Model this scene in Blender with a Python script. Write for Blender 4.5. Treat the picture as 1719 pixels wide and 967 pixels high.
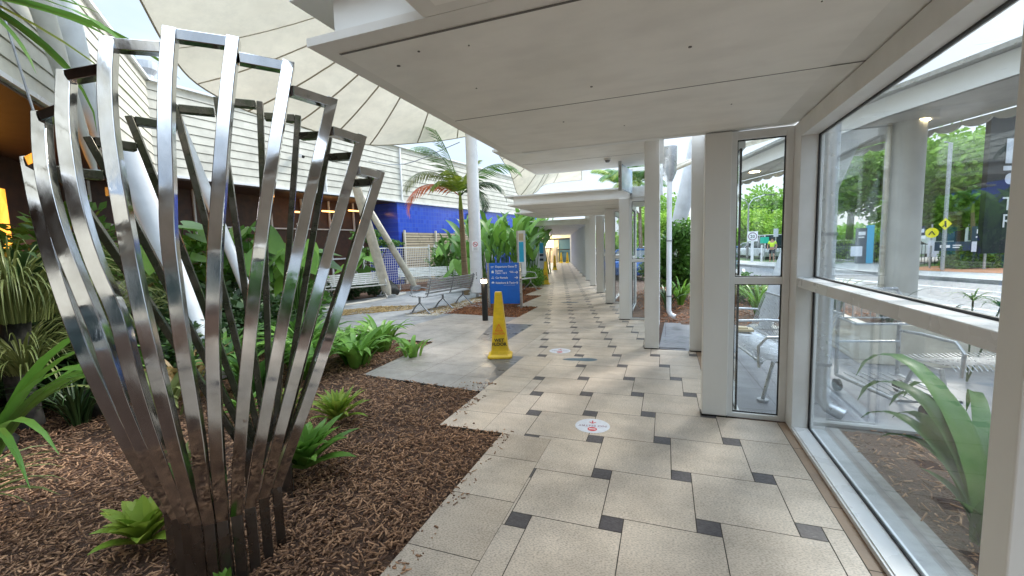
import bpy, bmesh, math, random
import numpy as np
from mathutils import Vector, Matrix
R_ = math.radians
random.seed(7); rng = np.random.default_rng(7)
scn = bpy.context.scene
for o in list(bpy.data.objects): bpy.data.objects.remove(o)
col = scn.collection
# ---------------------------------------------------------------- camera
cam_d = bpy.data.cameras.new('camera'); cam = bpy.data.objects.new('camera', cam_d); col.objects.link(cam)
cam_d.sensor_width = 36; cam_d.lens = 14.825; cam_d.clip_start = .05; cam_d.clip_end = 2000
Rv = Vector((.93955290, .34107241, -.03016556)); Uv = Vector((-.00482713, .10128471, .99484577)); Fv = Vector((-.34236975, .93456462, -.09680875))
mw = Matrix((Rv, Uv, -Fv)).transposed().to_4x4(); mw.translation = Vector((0, 0, 1.536)); cam.matrix_world = mw
scn.camera = cam
# ---------------------------------------------------------------- world, sun, exposure
SUN_EL, SUN_AZ = 38, 28          # azimuth clockwise from +Y
w = bpy.data.worlds.new('World'); scn.world = w; w.use_nodes = True
nt = w.node_tree; nt.nodes.clear()
out = nt.nodes.new('ShaderNodeOutputWorld'); bg = nt.nodes.new('ShaderNodeBackground')
sky = nt.nodes.new('ShaderNodeTexSky'); sky.sky_type = 'NISHITA'; sky.sun_disc = False
sky.sun_elevation = R_(SUN_EL); sky.sun_rotation = R_(SUN_AZ); sky.air_density = 1.0; sky.dust_density = 2.0; sky.ozone_density = 2.0
tc = nt.nodes.new('ShaderNodeTexCoord'); mp = nt.nodes.new('ShaderNodeMapping'); mp.inputs['Scale'].default_value = (1.2, 1.2, 3.6)
nz = nt.nodes.new('ShaderNodeTexNoise'); nz.inputs['Scale'].default_value = 2.2; nz.inputs['Detail'].default_value = 7; nz.inputs['Roughness'].default_value = .55
rp = nt.nodes.new('ShaderNodeValToRGB'); rp.color_ramp.elements[0].position = .3; rp.color_ramp.elements[1].position = .68
mxs = nt.nodes.new('ShaderNodeMix'); mxs.data_type = 'RGBA'; 
sp = nt.nodes.new('ShaderNodeSeparateXYZ'); zr = nt.nodes.new('ShaderNodeMapRange'); zr.interpolation_type = 'SMOOTHSTEP'; zr.inputs[1].default_value = .54; zr.inputs[2].default_value = .86; zr.inputs[3].default_value = 1.0; zr.inputs[4].default_value = 5.2
cl = nt.nodes.new('ShaderNodeVectorMath'); cl.operation = 'SCALE'; cw = nt.nodes.new('ShaderNodeMix'); cw.data_type = 'RGBA'; cw.inputs[6].default_value = (2.45, 3.15, 4.1, 1); cw.inputs[7].default_value = (3.3, 3.75, 4.2, 1)
nt.links.new(tc.outputs['Generated'], mp.inputs[0]); nt.links.new(mp.outputs[0], nz.inputs[0]); nt.links.new(nz.outputs[0], rp.inputs[0])
mlt = nt.nodes.new('ShaderNodeMath'); mlt.operation = 'MULTIPLY_ADD'; mlt.inputs[1].default_value = .1; mlt.inputs[2].default_value = .82
nt.links.new(rp.outputs[0], mlt.inputs[0]); nt.links.new(mlt.outputs[0], mxs.inputs[0]); nt.links.new(sky.outputs[0], mxs.inputs[6])
nt.links.new(tc.outputs['Generated'], sp.inputs[0]); nt.links.new(sp.outputs[2], zr.inputs[0]); nt.links.new(rp.outputs[0], cw.inputs[0]); nt.links.new(cw.outputs[2], cl.inputs[0]); nt.links.new(zr.outputs[0], cl.inputs['Scale']); nt.links.new(cl.outputs[0], mxs.inputs[7])
nt.links.new(mxs.outputs[2], bg.inputs[0]); bg.inputs[1].default_value = .10; nt.links.new(bg.outputs[0], out.inputs[0])
sd = bpy.data.lights.new('sun', 'SUN'); sd.energy = 1.3; sd.angle = R_(12); sd.color = (1, .95, .88)
sun = bpy.data.objects.new('sun', sd); col.objects.link(sun)
dv = Vector((math.sin(R_(SUN_AZ)) * math.cos(R_(SUN_EL)), math.cos(R_(SUN_AZ)) * math.cos(R_(SUN_EL)), math.sin(R_(SUN_EL))))
sun.rotation_euler = dv.to_track_quat('Z', 'Y').to_euler()
vs = scn.view_settings; vs.view_transform = 'Standard'; vs.look = 'None'; vs.gamma = 1; vs.exposure = 1.58; vs.use_curve_mapping = False
scn.render.engine = 'CYCLES'; scn.cycles.max_bounces = 10; scn.cycles.transparent_max_bounces = 16; scn.cycles.diffuse_bounces = 5

# ---------------------------------------------------------------- materials
def mat(name, c1, c2=None, scale=5, rough=.6, metal=0, bump=0, bscale=None, island=0, detail=5, stretch=None, spec=.5, rvar=0, emit=None, trans=0, contrast=(.35, .65), bdist=.01):
    m = bpy.data.materials.new(name); m.use_nodes = True; n = m.node_tree; b = n.nodes['Principled BSDF']; L = n.links
    b.inputs['Roughness'].default_value = rough; b.inputs['Metallic'].default_value = metal; b.inputs['Specular IOR Level'].default_value = spec
    b.inputs['Base Color'].default_value = (*c1, 1)
    t = n.nodes.new('ShaderNodeTexCoord'); mp = n.nodes.new('ShaderNodeMapping')
    L.new(t.outputs['Object'], mp.inputs[0])
    if stretch: mp.inputs['Scale'].default_value = stretch
    if c2 is not None:
        ns = n.nodes.new('ShaderNodeTexNoise'); ns.inputs['Scale'].default_value = scale; ns.inputs['Detail'].default_value = detail; ns.inputs['Roughness'].default_value = .6
        L.new(mp.outputs[0], ns.inputs[0])
        cr = n.nodes.new('ShaderNodeMapRange'); cr.inputs[1].default_value = contrast[0]; cr.inputs[2].default_value = contrast[1]
        L.new(ns.outputs[0], cr.inputs[0]); fac = cr.outputs[0]
        if island:
            g = n.nodes.new('ShaderNodeNewGeometry'); mm = n.nodes.new('ShaderNodeMix'); mm.inputs[0].default_value = island
            L.new(fac, mm.inputs[2]); L.new(g.outputs['Random Per Island'], mm.inputs[3]); fac = mm.outputs[0]
        mx = n.nodes.new('ShaderNodeMix'); mx.data_type = 'RGBA'; mx.inputs[6].default_value = (*c1, 1); mx.inputs[7].default_value = (*c2, 1)
        L.new(fac, mx.inputs[0]); L.new(mx.outputs[2], b.inputs['Base Color'])
        if emit: L.new(mx.outputs[2], b.inputs['Emission Color'])
    if rvar:
        n2 = n.nodes.new('ShaderNodeTexNoise'); n2.inputs['Scale'].default_value = scale * 1.7; n2.inputs['Detail'].default_value = 4
        L.new(mp.outputs[0], n2.inputs[0]); r2 = n.nodes.new('ShaderNodeMapRange'); r2.inputs[1].default_value = .35; r2.inputs[2].default_value = .65
        r2.inputs[3].default_value = max(0, rough - rvar); r2.inputs[4].default_value = rough + rvar; L.new(n2.outputs[0], r2.inputs[0]); L.new(r2.outputs[0], b.inputs['Roughness'])
    if bump:
        n3 = n.nodes.new('ShaderNodeTexNoise'); n3.inputs['Scale'].default_value = bscale or scale * 4; n3.inputs['Detail'].default_value = 3
        L.new(mp.outputs[0], n3.inputs[0]); bp = n.nodes.new('ShaderNodeBump'); bp.inputs['Strength'].default_value = bump; bp.inputs['Distance'].default_value = bdist
        L.new(n3.outputs[0], bp.inputs['Height']); L.new(bp.outputs[0], b.inputs['Normal'])
    if emit:
        b.inputs['Emission Strength'].default_value = emit
        if c2 is None: b.inputs['Emission Color'].default_value = (*c1, 1)
    if trans:
        # thin leaf: light passes through
        tr = n.nodes.new('ShaderNodeBsdfTranslucent'); ms = n.nodes.new('ShaderNodeMixShader'); ms.inputs[0].default_value = trans
        if c2 is not None: L.new(mx.outputs[2], tr.inputs[0])
        else: tr.inputs[0].default_value = (*c1, 1)
        o = n.nodes['Material Output']; L.new(b.outputs[0], ms.inputs[1]); L.new(tr.outputs[0], ms.inputs[2]); L.new(ms.outputs[0], o.inputs[0])
    return m
def glass_mat(name, tint=(.965, .985, .98), refl=1.0):
    m = bpy.data.materials.new(name); m.use_nodes = True; n = m.node_tree; n.nodes.clear(); L = n.links
    o = n.nodes.new('ShaderNodeOutputMaterial'); ms = n.nodes.new('ShaderNodeMixShader'); tr = n.nodes.new('ShaderNodeBsdfTransparent'); gl = n.nodes.new('ShaderNodeBsdfGlossy')
    lw = n.nodes.new('ShaderNodeLayerWeight'); pw = n.nodes.new('ShaderNodeMath'); pw.operation = 'POWER'; pw.inputs[1].default_value = 4.5; L.new(lw.outputs['Facing'], pw.inputs[0])
    fr = n.nodes.new('ShaderNodeMath'); fr.operation = 'MULTIPLY_ADD'; fr.inputs[1].default_value = .8; fr.inputs[2].default_value = .035; L.new(pw.outputs[0], fr.inputs[0]); mt = n.nodes.new('ShaderNodeMath'); mt.operation = 'MULTIPLY'; mt.inputs[1].default_value = refl
    tr.inputs[0].default_value = (*tint, 1); gl.inputs[1].default_value = .02; gl.inputs[0].default_value = (.95, .97, 1, 1)
    L.new(fr.outputs[0], mt.inputs[0]); L.new(mt.outputs[0], ms.inputs[0]); L.new(tr.outputs[0], ms.inputs[1]); L.new(gl.outputs[0], ms.inputs[2]); L.new(ms.outputs[0], o.inputs[0])
    return m
M = {}
M['white'] = mat('white_paint', (.80, .80, .78), (.71, .71, .68), 1.3, .42, bump=.06, bscale=18, rvar=.1, stretch=(1, 1, .35), contrast=(.3, .75))
M['whitebright'] = mat('white_metal_paint', (.78, .79, .8), (.68, .69, .70), 2, .3, rvar=.1, contrast=(.3, .8))
M['frame'] = mat('window_frame_paint', (.81, .82, .82), (.72, .73, .72), 3, .38, rvar=.1, bump=.05, bscale=25)
M['ceil'] = mat('ceiling_panel', (.82, .80, .755), (.77, .75, .70), 1.1, .55, spec=.4, bump=.05, bscale=9, rvar=.08)
M['ceiltrim'] = mat('ceiling_trim', (.77, .75, .71), (.69, .67, .62), 2.5, .55, bump=.1, bscale=20)
M['joint'] = mat('joint_line', (.12, .11, .10), None)
M['steel'] = mat('brushed_steel', (.63, .635, .645), (.42, .42, .41), 7, .11, 1, bump=.05, bscale=30, rvar=.07, stretch=(1, 1, .5), contrast=(.4, .8), bdist=.004)
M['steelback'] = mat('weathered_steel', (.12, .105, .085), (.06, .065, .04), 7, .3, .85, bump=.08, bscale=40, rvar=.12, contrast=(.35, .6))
M['steelbase'] = mat('dirty_steel', (.24, .225, .21), (.16, .15, .14), 5, .28, .95, bump=.1, bscale=40, rvar=.1)
M['galv'] = mat('galvanised', (.55, .56, .57), (.42, .43, .44), 12, .35, .8, rvar=.1)
M['alu'] = mat('bench_alloy', (.30, .32, .34), (.22, .23, .25), 10, .4, .6)
M['slatw'] = mat('slat_white', (.72, .73, .70), (.58, .58, .54), 9, .4)
M['slatg'] = mat('slat_grey', (.50, .53, .56), (.40, .43, .45), 9, .4, .3)
M['glass'] = glass_mat('window_glass', refl=1.25)
M['black'] = mat('black_plastic', (.012, .012, .013), None, rough=.35)
M['gasket'] = mat('black_gasket', (.01, .01, .012), None, rough=.5)
M['yellow'] = mat('yellow_plastic', (.83, .56, .02), (.70, .44, .02), 5, .38, spec=.5, contrast=(.3, .9))
M['redprint'] = mat('red_print', (.75, .10, .03), None, rough=.5)
M['blackprint'] = mat('black_print', (.02, .02, .02), None, rough=.5)
M['whiteprint'] = mat('white_print', (.85, .86, .87), None, rough=.5)
M['blue'] = mat('blue_sign', (.012, .16, .68), (.015, .14, .60), 3, .35)
M['decalwhite'] = mat('decal_white', (.72, .75, .82), (.62, .65, .72), 20, .35)
M['decalblue'] = mat('decal_blue', (.06, .12, .17), (.10, .16, .20), 25, .4)
M['decalred'] = mat('decal_red', (.60, .04, .05), None, rough=.4)
M['decalpurple'] = mat('decal_ink', (.22, .08, .16), None, rough=.4)
M['dark'] = mat('dark_void', (.02, .018, .016), None, rough=.8)
M['tile'] = mat('cream_paver', (.66, .565, .465), (.54, .455, .365), 1.0, .42, bump=.35, bscale=55, island=.35, stretch=(1, 4, 1), rvar=.12, bdist=.004)
M['tileborder'] = mat('border_paver', (.63, .53, .42), (.49, .40, .31), 1.6, .42, bump=.3, bscale=60, island=.4, stretch=(1, 4, 1), rvar=.1, bdist=.003)
M['tiledark'] = mat('dark_inset', (.105, .095, .10), (.07, .06, .065), 30, .4, island=.3, bump=.15, bscale=80, rvar=.1)
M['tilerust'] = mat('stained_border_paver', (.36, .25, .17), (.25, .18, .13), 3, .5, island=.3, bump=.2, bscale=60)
M['grout'] = mat('grout', (.07, .06, .05), None, rough=.9)
M['blue stone'] = mat('bluestone', (.42, .375, .33), (.31, .28, .245), 2.5, .46, bump=.1, bscale=40, island=.35, rvar=.1, bdist=.004)
M['stoneshade'] = mat('bluestone_shaded', (.17, .165, .17), (.12, .12, .125), 3, .35, bump=.1, bscale=40, island=.3, rvar=.1)  # same bluestone, darkened to paint in shade and reflection
M['plaza'] = mat('crazy_paving', (.33, .34, .345), (.22, .225, .23), 3, .6, bump=.3, bscale=20, island=.5, rvar=.1)
M['kerb'] = mat('kerb_stone', (.55, .52, .46), (.44, .41, .36), 6, .7, bump=.2)
M['soil'] = mat('soil', (.14, .075, .045), (.06, .034, .022), 30, .9, bump=.9, bscale=60, bdist=.03)
M['chip'] = mat('bark_chip', (.095, .046, .028), (.54, .31, .17), 3, .8, island=.93)
M['chipred'] = mat('bark_chip_red', (.20, .075, .03), (.46, .20, .085), 3, .8, island=.93)
M['litter'] = mat('dry_leaf_litter', (.30, .2, .08), (.5, .36, .16), 3, .8, island=.93)
M['asphalt'] = mat('asphalt', (.085, .10, .12), (.065, .078, .092), 4, .6, bump=.2, bscale=80, rvar=.1)
M['conc'] = mat('concrete', (.36, .355, .34), (.28, .275, .26), 2, .75, bump=.15, bscale=30)
M['outpave'] = mat('grey_paver', (.22, .22, .23), (.16, .16, .17), 2, .42, bump=.1, bscale=40, island=.35, rvar=.12)
M['grass'] = mat('lawn', (.07, .13, .03), (.04, .08, .02), 8, .9, bump=.6, bscale=60)
M['line'] = mat('road_paint', (.72, .73, .72), (.5, .5, .5), 20, .6)
M['clad'] = mat('cream_weatherboard', (.62, .60, .52), (.55, .53, .46), 1.5, .5, stretch=(1, 1, .4), bump=.04)
M['cladgap'] = mat('board_gap', (.16, .14, .11), None)
M['brown'] = mat('brown_wall', (.10, .045, .025), (.06, .03, .02), 5, .5)
M['soffit'] = mat('brown_soffit', (.075, .048, .032), (.055, .035, .024), 4, .5)
M['warm'] = mat('lit_interior', (1.0, .42, .06), (.75, .26, .02), 3, .6, emit=.8)
M['lampwarm'] = mat('lit_lamp', (1.0, .80, .5), None, emit=9)
M['lampsoft'] = mat('lit_tube', (1.0, .45, .12), None, emit=2.2)
M['blocks'] = mat('tan_block', (.50, .42, .30), (.36, .30, .21), 6, .8, bump=.3, island=.5)
M['sail'] = mat('sail_fabric', (.70, .63, .50), (.56, .50, .39), .9, .7, detail=7, trans=.3, bump=.1, bscale=2, contrast=(.3, .75))
M['sailseam'] = mat('sail_seam', (.33, .285, .21), None, rough=.8, trans=.1)
M['mast'] = mat('mast_paint', (.66, .70, .74), (.54, .57, .60), 3, .4, rvar=.1)
M['mastb'] = mat('mast_cream', (.66, .62, .52), (.48, .44, .36), 5, .5)
M['trunk'] = mat('bark', (.13, .10, .07), (.055, .042, .032), 12, .9, bump=.6, bscale=30, stretch=(1, 1, 3))
M['palmtrunk'] = mat('palm_trunk', (.24, .17, .09), (.13, .09, .05), 3, .8, bump=.5, bscale=10, stretch=(.3, .3, 8))
M['rock'] = mat('rock', (.075, .07, .062), (.022, .022, .02), 9, .85, bump=.6, bscale=14)
def leaf(name, a, b, rough=.42, tr=.3, isl=.8, sc=6): return mat(name, a, b, sc, rough, island=isl, trans=tr, spec=.35)
M['leaf'] = leaf('leaf_mid', (.05, .13, .022), (.13, .28, .05))
M['leafb'] = leaf('leaf_bright', (.09, .22, .03), (.22, .42, .07))
M['leafy'] = leaf('leaf_yellowgreen', (.14, .25, .025), (.38, .46, .07))
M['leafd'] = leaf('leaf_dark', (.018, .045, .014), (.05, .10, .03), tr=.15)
M['leafo'] = leaf('leaf_olive', (.09, .13, .035), (.30, .33, .12), tr=.2)
M['leafdry'] = leaf('leaf_dry', (.22, .15, .06), (.40, .28, .12))
M['leafred'] = leaf('frond_red', (.62, .10, .03), (.80, .22, .06))
M['leafstrap'] = leaf('leaf_lily', (.04, .12, .025), (.13, .27, .05), rough=.35)
M['tree1'] = leaf('tree_leaf', (.11, .25, .035), (.33, .54, .085), rough=.6, tr=.35)
M['tree2'] = leaf('tree_leaf_light', (.18, .36, .04), (.44, .62, .10), rough=.6, tr=.35)
M['hedge'] = leaf('hedge_leaf', (.08, .18, .03), (.24, .38, .06), rough=.6)
M['carblue'] = mat('blue_car_paint', (.02, .10, .32), None, rough=.2, metal=.4)
M['carwhite'] = mat('white_car_paint', (.75, .76, .77), None, rough=.25)
M['cardark'] = mat('dark_car_paint', (.03, .035, .045), None, rough=.2)
M['carglass'] = mat('car_glass', (.03, .045, .05), None, rough=.06)
M['rubber'] = mat('rubber', (.02, .02, .02), None, rough=.8)
M['banner'] = mat('dark_banner', (.012, .016, .02), (.02, .025, .03), 2, .4, spec=.3)
M['cyan'] = mat('cyan_panel', (.03, .40, .66), None, rough=.4)
M['navy'] = mat('navy_panel', (.03, .05, .08), None, rough=.4)
M['signyellow'] = mat('sign_yellow', (.90, .80, .02), None, rough=.4)
M['signgreen'] = mat('sign_green', (.02, .52, .36), None, rough=.4)
M['hiviz'] = mat('hi_vis_fabric', (.62, .85, .05), None, rough=.7)
M['skin'] = mat('skin', (.42, .24, .16), None, rough=.5)
M['cloth'] = mat('dark_cloth', (.03, .035, .05), None, rough=.8)
M['terracotta'] = mat('terracotta', (.36, .14, .07), None, rough=.7)
M['palepost'] = mat('concrete_post', (.60, .60, .56), (.48, .48, .45), 2.5, .5, bump=.08, bscale=20)
M['skyblade'] = mat('blade_sign_sky_reflection', (.10, .28, .50), (.55, .68, .80), 1.5, .12, spec=.8, stretch=(1, .3, 1))  # sky reflected in the sign is put into these blue tones
M['teal'] = mat('teal_door', (.10, .17, .17), None, rough=.15)
M['endyellow'] = mat('end_wall_yellow', (.72, .60, .32), (.6, .48, .25), 2, .6)
M['timber'] = mat('timber_cream', (.62, .50, .32), (.5, .4, .25), 4, .6)

def tilemat_blue():
    m = mat('blue_tile', (.03, .06, .42), (.05, .11, .60), 3, .18, island=0, spec=.7)
    n = m.node_tree; L = n.links; b = n.nodes['Principled BSDF']
    tcn = n.nodes.new('ShaderNodeTexCoord'); s = n.nodes.new('ShaderNodeSeparateXYZ'); c = n.nodes.new('ShaderNodeCombineXYZ')
    L.new(tcn.outputs['Object'], s.inputs[0]); L.new(s.outputs['Y'], c.inputs[0]); L.new(s.outputs['Z'], c.inputs[1])
    br = n.nodes.new('ShaderNodeTexBrick'); br.offset = 0; br.inputs['Scale'].default_value = 1; br.inputs['Brick Width'].default_value = .2; br.inputs['Row Height'].default_value = .2
    br.inputs['Mortar Size'].default_value = .012; br.inputs['Color1'].default_value = (.03, .065, .45, 1); br.inputs['Color2'].default_value = (.04, .095, .55, 1); br.inputs['Mortar'].default_value = (.06, .11, .46, 1)
    L.new(c.outputs[0], br.inputs[0]); L.new(br.outputs['Color'], b.inputs['Base Color']); return m
M['bluetile'] = tilemat_blue()
def speckle(key, sc=180, amt=.35, stain=.22):
    n = M[key].node_tree; L = n.links; b = n.nodes['Principled BSDF']; src = b.inputs['Base Color'].links[0].from_socket; t = n.nodes.new('ShaderNodeTexCoord')
    mp = n.nodes.new('ShaderNodeMapping'); mp.inputs['Scale'].default_value = (.45, 1, 1); L.new(t.outputs['Object'], mp.inputs[0])
    a = n.nodes.new('ShaderNodeTexNoise'); a.inputs['Scale'].default_value = sc; a.inputs['Detail'].default_value = 2; L.new(mp.outputs[0], a.inputs[0])
    r = n.nodes.new('ShaderNodeMapRange'); r.inputs[1].default_value = .36; r.inputs[2].default_value = .56; r.inputs[3].default_value = 1 - amt; r.inputs[4].default_value = 1.04; L.new(a.outputs[0], r.inputs[0])
    c = n.nodes.new('ShaderNodeTexNoise'); c.inputs['Scale'].default_value = 1.7; c.inputs['Detail'].default_value = 8; c.inputs['Roughness'].default_value = .7; L.new(t.outputs['Object'], c.inputs[0])
    r2 = n.nodes.new('ShaderNodeMapRange'); r2.inputs[1].default_value = .38; r2.inputs[2].default_value = .55; r2.inputs[3].default_value = 1 - stain; r2.inputs[4].default_value = 1; L.new(c.outputs[0], r2.inputs[0])
    m = n.nodes.new('ShaderNodeMath'); m.operation = 'MULTIPLY'; L.new(r.outputs[0], m.inputs[0]); L.new(r2.outputs[0], m.inputs[1])
    v = n.nodes.new('ShaderNodeVectorMath'); v.operation = 'SCALE'; L.new(src, v.inputs[0]); L.new(m.outputs[0], v.inputs['Scale']); L.new(v.outputs[0], b.inputs['Base Color'])
speckle('tile'); speckle('tileborder'); speckle('tiledark', 120, .2, .2); speckle('blue stone', 90, .12, .25); speckle('plaza', 60, .15, .3); speckle('ceil', 6, .02, .04); speckle('clad', 3, .05, .12); speckle('sail', 2, .06, .18); speckle('yellow', 30, .06, .12); speckle('conc', 40, .15, .2); speckle('asphalt', 60, .2, .2)

# ---------------------------------------------------------------- mesh builder
def frame_of(d):
    d = Vector(d).normalized(); a = Vector((0, 0, 1)) if abs(d.z) < .95 else Vector((1, 0, 0))
    s = d.cross(a).normalized(); return s, d.cross(s).normalized()
class MB:
    def __init__(s): s.v = []; s.f = []; s.mi = []; s.cur = 0
    def add(s, vs, fs):
        n = len(s.v); s.v += [tuple(p) for p in vs]; s.f += [tuple(i + n for i in f) for f in fs]; s.mi += [s.cur] * len(fs)
    def box(s, x0, x1, y0, y1, z0, z1): s.prism([(x0, y0), (x1, y0), (x1, y1), (x0, y1)], z0, z1)
    def prism(s, poly, z0, z1):
        n = len(poly); vs = [(x, y, z0) for x, y in poly] + [(x, y, z1) for x, y in poly]
        fs = [tuple(range(n - 1, -1, -1)), tuple(range(n, 2 * n))] + [(i, (i + 1) % n, n + (i + 1) % n, n + i) for i in range(n)]
        s.add(vs, fs)
    def obox(s, c, ax, ay, az):
        c, ax, ay, az = map(Vector, (c, ax, ay, az)); vs = []
        for k in (-1, 1):
            for j, i in ((-1, -1), (-1, 1), (1, 1), (1, -1)): vs.append(c + ax * i + ay * j + az * k)
        s.add(vs, [(3, 2, 1, 0), (4, 5, 6, 7), (0, 1, 5, 4), (1, 2, 6, 5), (2, 3, 7, 6), (3, 0, 4, 7)])
    def bar(s, a, b, w, h, up=None):
        a, b = Vector(a), Vector(b); d = (b - a)
        if up is None: p, q = frame_of(d)
        else: p = d.cross(Vector(up)).normalized(); q = p.cross(d).normalized()
        s.obox((a + b) / 2, p * w / 2, d / 2, q * h / 2)
    def tube(s, pts, r, n=8, caps=True):
        pts = [Vector(p) for p in pts]; rs = r if isinstance(r, (list, tuple)) else [r] * len(pts); base = len(s.v); vs = []; prev = None
        for i, p in enumerate(pts):
            d = pts[min(i + 1, len(pts) - 1)] - pts[max(i - 1, 0)]
            if prev is None: a, b = frame_of(d)
            else:
                a = (prev - d.normalized() * prev.dot(d.normalized())).normalized(); b = d.normalized().cross(a)
            prev = a
            for k in range(n):
                t = 2 * math.pi * k / n; vs.append(p + (a * math.cos(t) + b * math.sin(t)) * rs[i])
        fs = [(i * n + k, i * n + (k + 1) % n, (i + 1) * n + (k + 1) % n, (i + 1) * n + k) for i in range(len(pts) - 1) for k in range(n)]
        if caps: fs += [tuple(range(n - 1, -1, -1)), tuple((len(pts) - 1) * n + k for k in range(n))]
        s.add(vs, fs)
    def cyl(s, x, y, z0, z1, r, r2=None, n=20): s.tube([(x, y, z0), (x, y, z1)], [r, r if r2 is None else r2], n)
    def sweep(s, pts, dirs, w, h):      # rectangular section, dirs = width direction per point
        vs = []; pts = [Vector(p) for p in pts]
        for i, p in enumerate(pts):
            d = (pts[min(i + 1, len(pts) - 1)] - pts[max(i - 1, 0)]).normalized(); a = Vector(dirs[i]); a = (a - d * a.dot(d)).normalized(); b = a.cross(d)
            vs += [p + a * w / 2 + b * h / 2, p - a * w / 2 + b * h / 2, p - a * w / 2 - b * h / 2, p + a * w / 2 - b * h / 2]
        n = len(pts); fs = [(i * 4 + k, i * 4 + (k + 1) % 4, (i + 1) * 4 + (k + 1) % 4, (i + 1) * 4 + k) for i in range(n - 1) for k in range(4)] + [(3, 2, 1, 0), tuple((n - 1) * 4 + k for k in range(4))]
        s.add(vs, fs)
    def sphere(s, c, r, n=12, m=8, sq=(1, 1, 1)):
        vs = []; fs = []
        for j in range(m + 1):
            t = math.pi * j / m
            for i in range(n):
                p = 2 * math.pi * i / n; vs.append((c[0] + r * sq[0] * math.sin(t) * math.cos(p), c[1] + r * sq[1] * math.sin(t) * math.sin(p), c[2] + r * sq[2] * math.cos(t)))
        for j in range(m):
            for i in range(n): fs.append((j * n + i, j * n + (i + 1) % n, (j + 1) * n + (i + 1) % n, (j + 1) * n + i))
        s.add(vs, fs)
    def disc(s, c, r, n=40, ax=(1, 0, 0), ay=(0, 1, 0)):
        c, ax, ay = Vector(c), Vector(ax), Vector(ay); s.add([c + (ax * math.cos(2 * math.pi * i / n) + ay * math.sin(2 * math.pi * i / n)) * r for i in range(n)], [tuple(range(n))])
    def sheet(s, poly, z): s.add([(x, y, z) for x, y in poly], [tuple(range(len(poly)))])
    def blade(s, p0, dr, L, w, up=1.0, droop=1.0, seg=7, fold=.25, tip=.0, twist=0):
        # arching strap leaf starting at p0, horizontal heading dr
        dr = Vector(dr); dr.z = 0; dr.normalize(); side = Vector((-dr.y, dr.x, 0)); pts = []
        ang = math.atan2(up, .45); p = Vector(p0); st = L / seg; vs = []; fs = []
        for i in range(seg + 1):
            t = i / seg; ww = w * (math.sin(math.pi * min(1, (t * .86 + .14)) ** .8) ** .7) if t < 1 else w * .03
            d = dr * math.cos(ang) + Vector((0, 0, 1)) * math.sin(ang); nrm = side.cross(d) * -1
            sd = side * math.cos(twist * t) + nrm * math.sin(twist * t)
            vs += [p - sd * ww / 2 + nrm * fold * ww * .5, p, p + sd * ww / 2 + nrm * fold * ww * .5]
            p = p + d * st; ang -= droop / seg * (0.5 + 1.3 * t)
        for i in range(seg):
            a = i * 3; fs += [(a, a + 1, a + 4, a + 3), (a + 1, a + 2, a + 5, a + 4)]
        s.add(vs, fs)
    def paddle(s, base, tip, w, nrm, seg=6, droop=.15):
        # broad leaf with midrib from base to tip
        base, tip, nrm = Vector(base), Vector(tip), Vector(nrm).normalized(); d = tip - base; side = d.cross(nrm).normalized(); vs = []; fs = []
        for i in range(seg + 1):
            t = i / seg; ww = w * max(.03, math.sin(math.pi * (t ** .75)) ** .75); c = base + d * t + nrm * droop * d.length * math.sin(math.pi * t * .9) * .5 - Vector((0, 0, droop * d.length * t * t * .6))
            vs += [c - side * ww / 2 + nrm * .12 * ww, c, c + side * ww / 2 + nrm * .12 * ww]
        for i in range(seg):
            a = i * 3; fs += [(a, a + 1, a + 4, a + 3), (a + 1, a + 2, a + 5, a + 4)]
        s.add(vs, fs)
    def build(s, name, mt, parent=None, smooth=False, bevel=0):
        off = Vector((0, 0, 0))
        if parent is not None and parent.get('_w'): off = Vector(parent['_w'])
        me = bpy.data.meshes.new(name); me.from_pydata([tuple(Vector(p) - off) for p in s.v] if off.length else s.v, [], s.f)
        for k in (mt if isinstance(mt, (list, tuple)) else [mt]): me.materials.append(M[k])
        if isinstance(mt, (list, tuple)): me.polygons.foreach_set('material_index', s.mi)
        me.validate(); me.update()
        if smooth:
            me.polygons.foreach_set('use_smooth', [True] * len(me.polygons))
            try: me.set_sharp_from_angle(angle=R_(40))
            except Exception: pass
        o = bpy.data.objects.new(name, me); col.objects.link(o)
        if bevel:
            b = o.modifiers.new('bevel', 'BEVEL'); b.width = bevel; b.segments = 2; b.limit_method = 'ANGLE'
        if parent is not None: o.parent = parent; o['_w'] = tuple(off)
        return o
def tag(o, label=None, cat=None, group=None, kind=None):
    if label: o['label'] = label
    if cat: o['category'] = cat
    if group: o['group'] = group
    if kind: o['kind'] = kind
    return o
def thing(name, label, cat, loc=(0, 0, 0), group=None, rz=0, local=False):
    o = bpy.data.objects.new(name, None); col.objects.link(o); o.location = loc; o.rotation_euler = (0, 0, rz); o.empty_display_size = .1
    if not local: o['_w'] = tuple(loc)
    return tag(o, label, cat, group)
def one(mb, name, mt, label, cat, group=None, **k): return tag(mb.build(name, mt, **k), label, cat, group)
def structure(mb, name, mt, **k): return tag(mb.build(name, mt, **k), kind='structure')
def copy_tree(o, parent=None):
    kids = [c for c in bpy.data.objects if c.parent == o]
    c = o.copy(); col.objects.link(c)
    if parent: c.parent = parent
    for k in kids: copy_tree(k, c)
    return c
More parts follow.
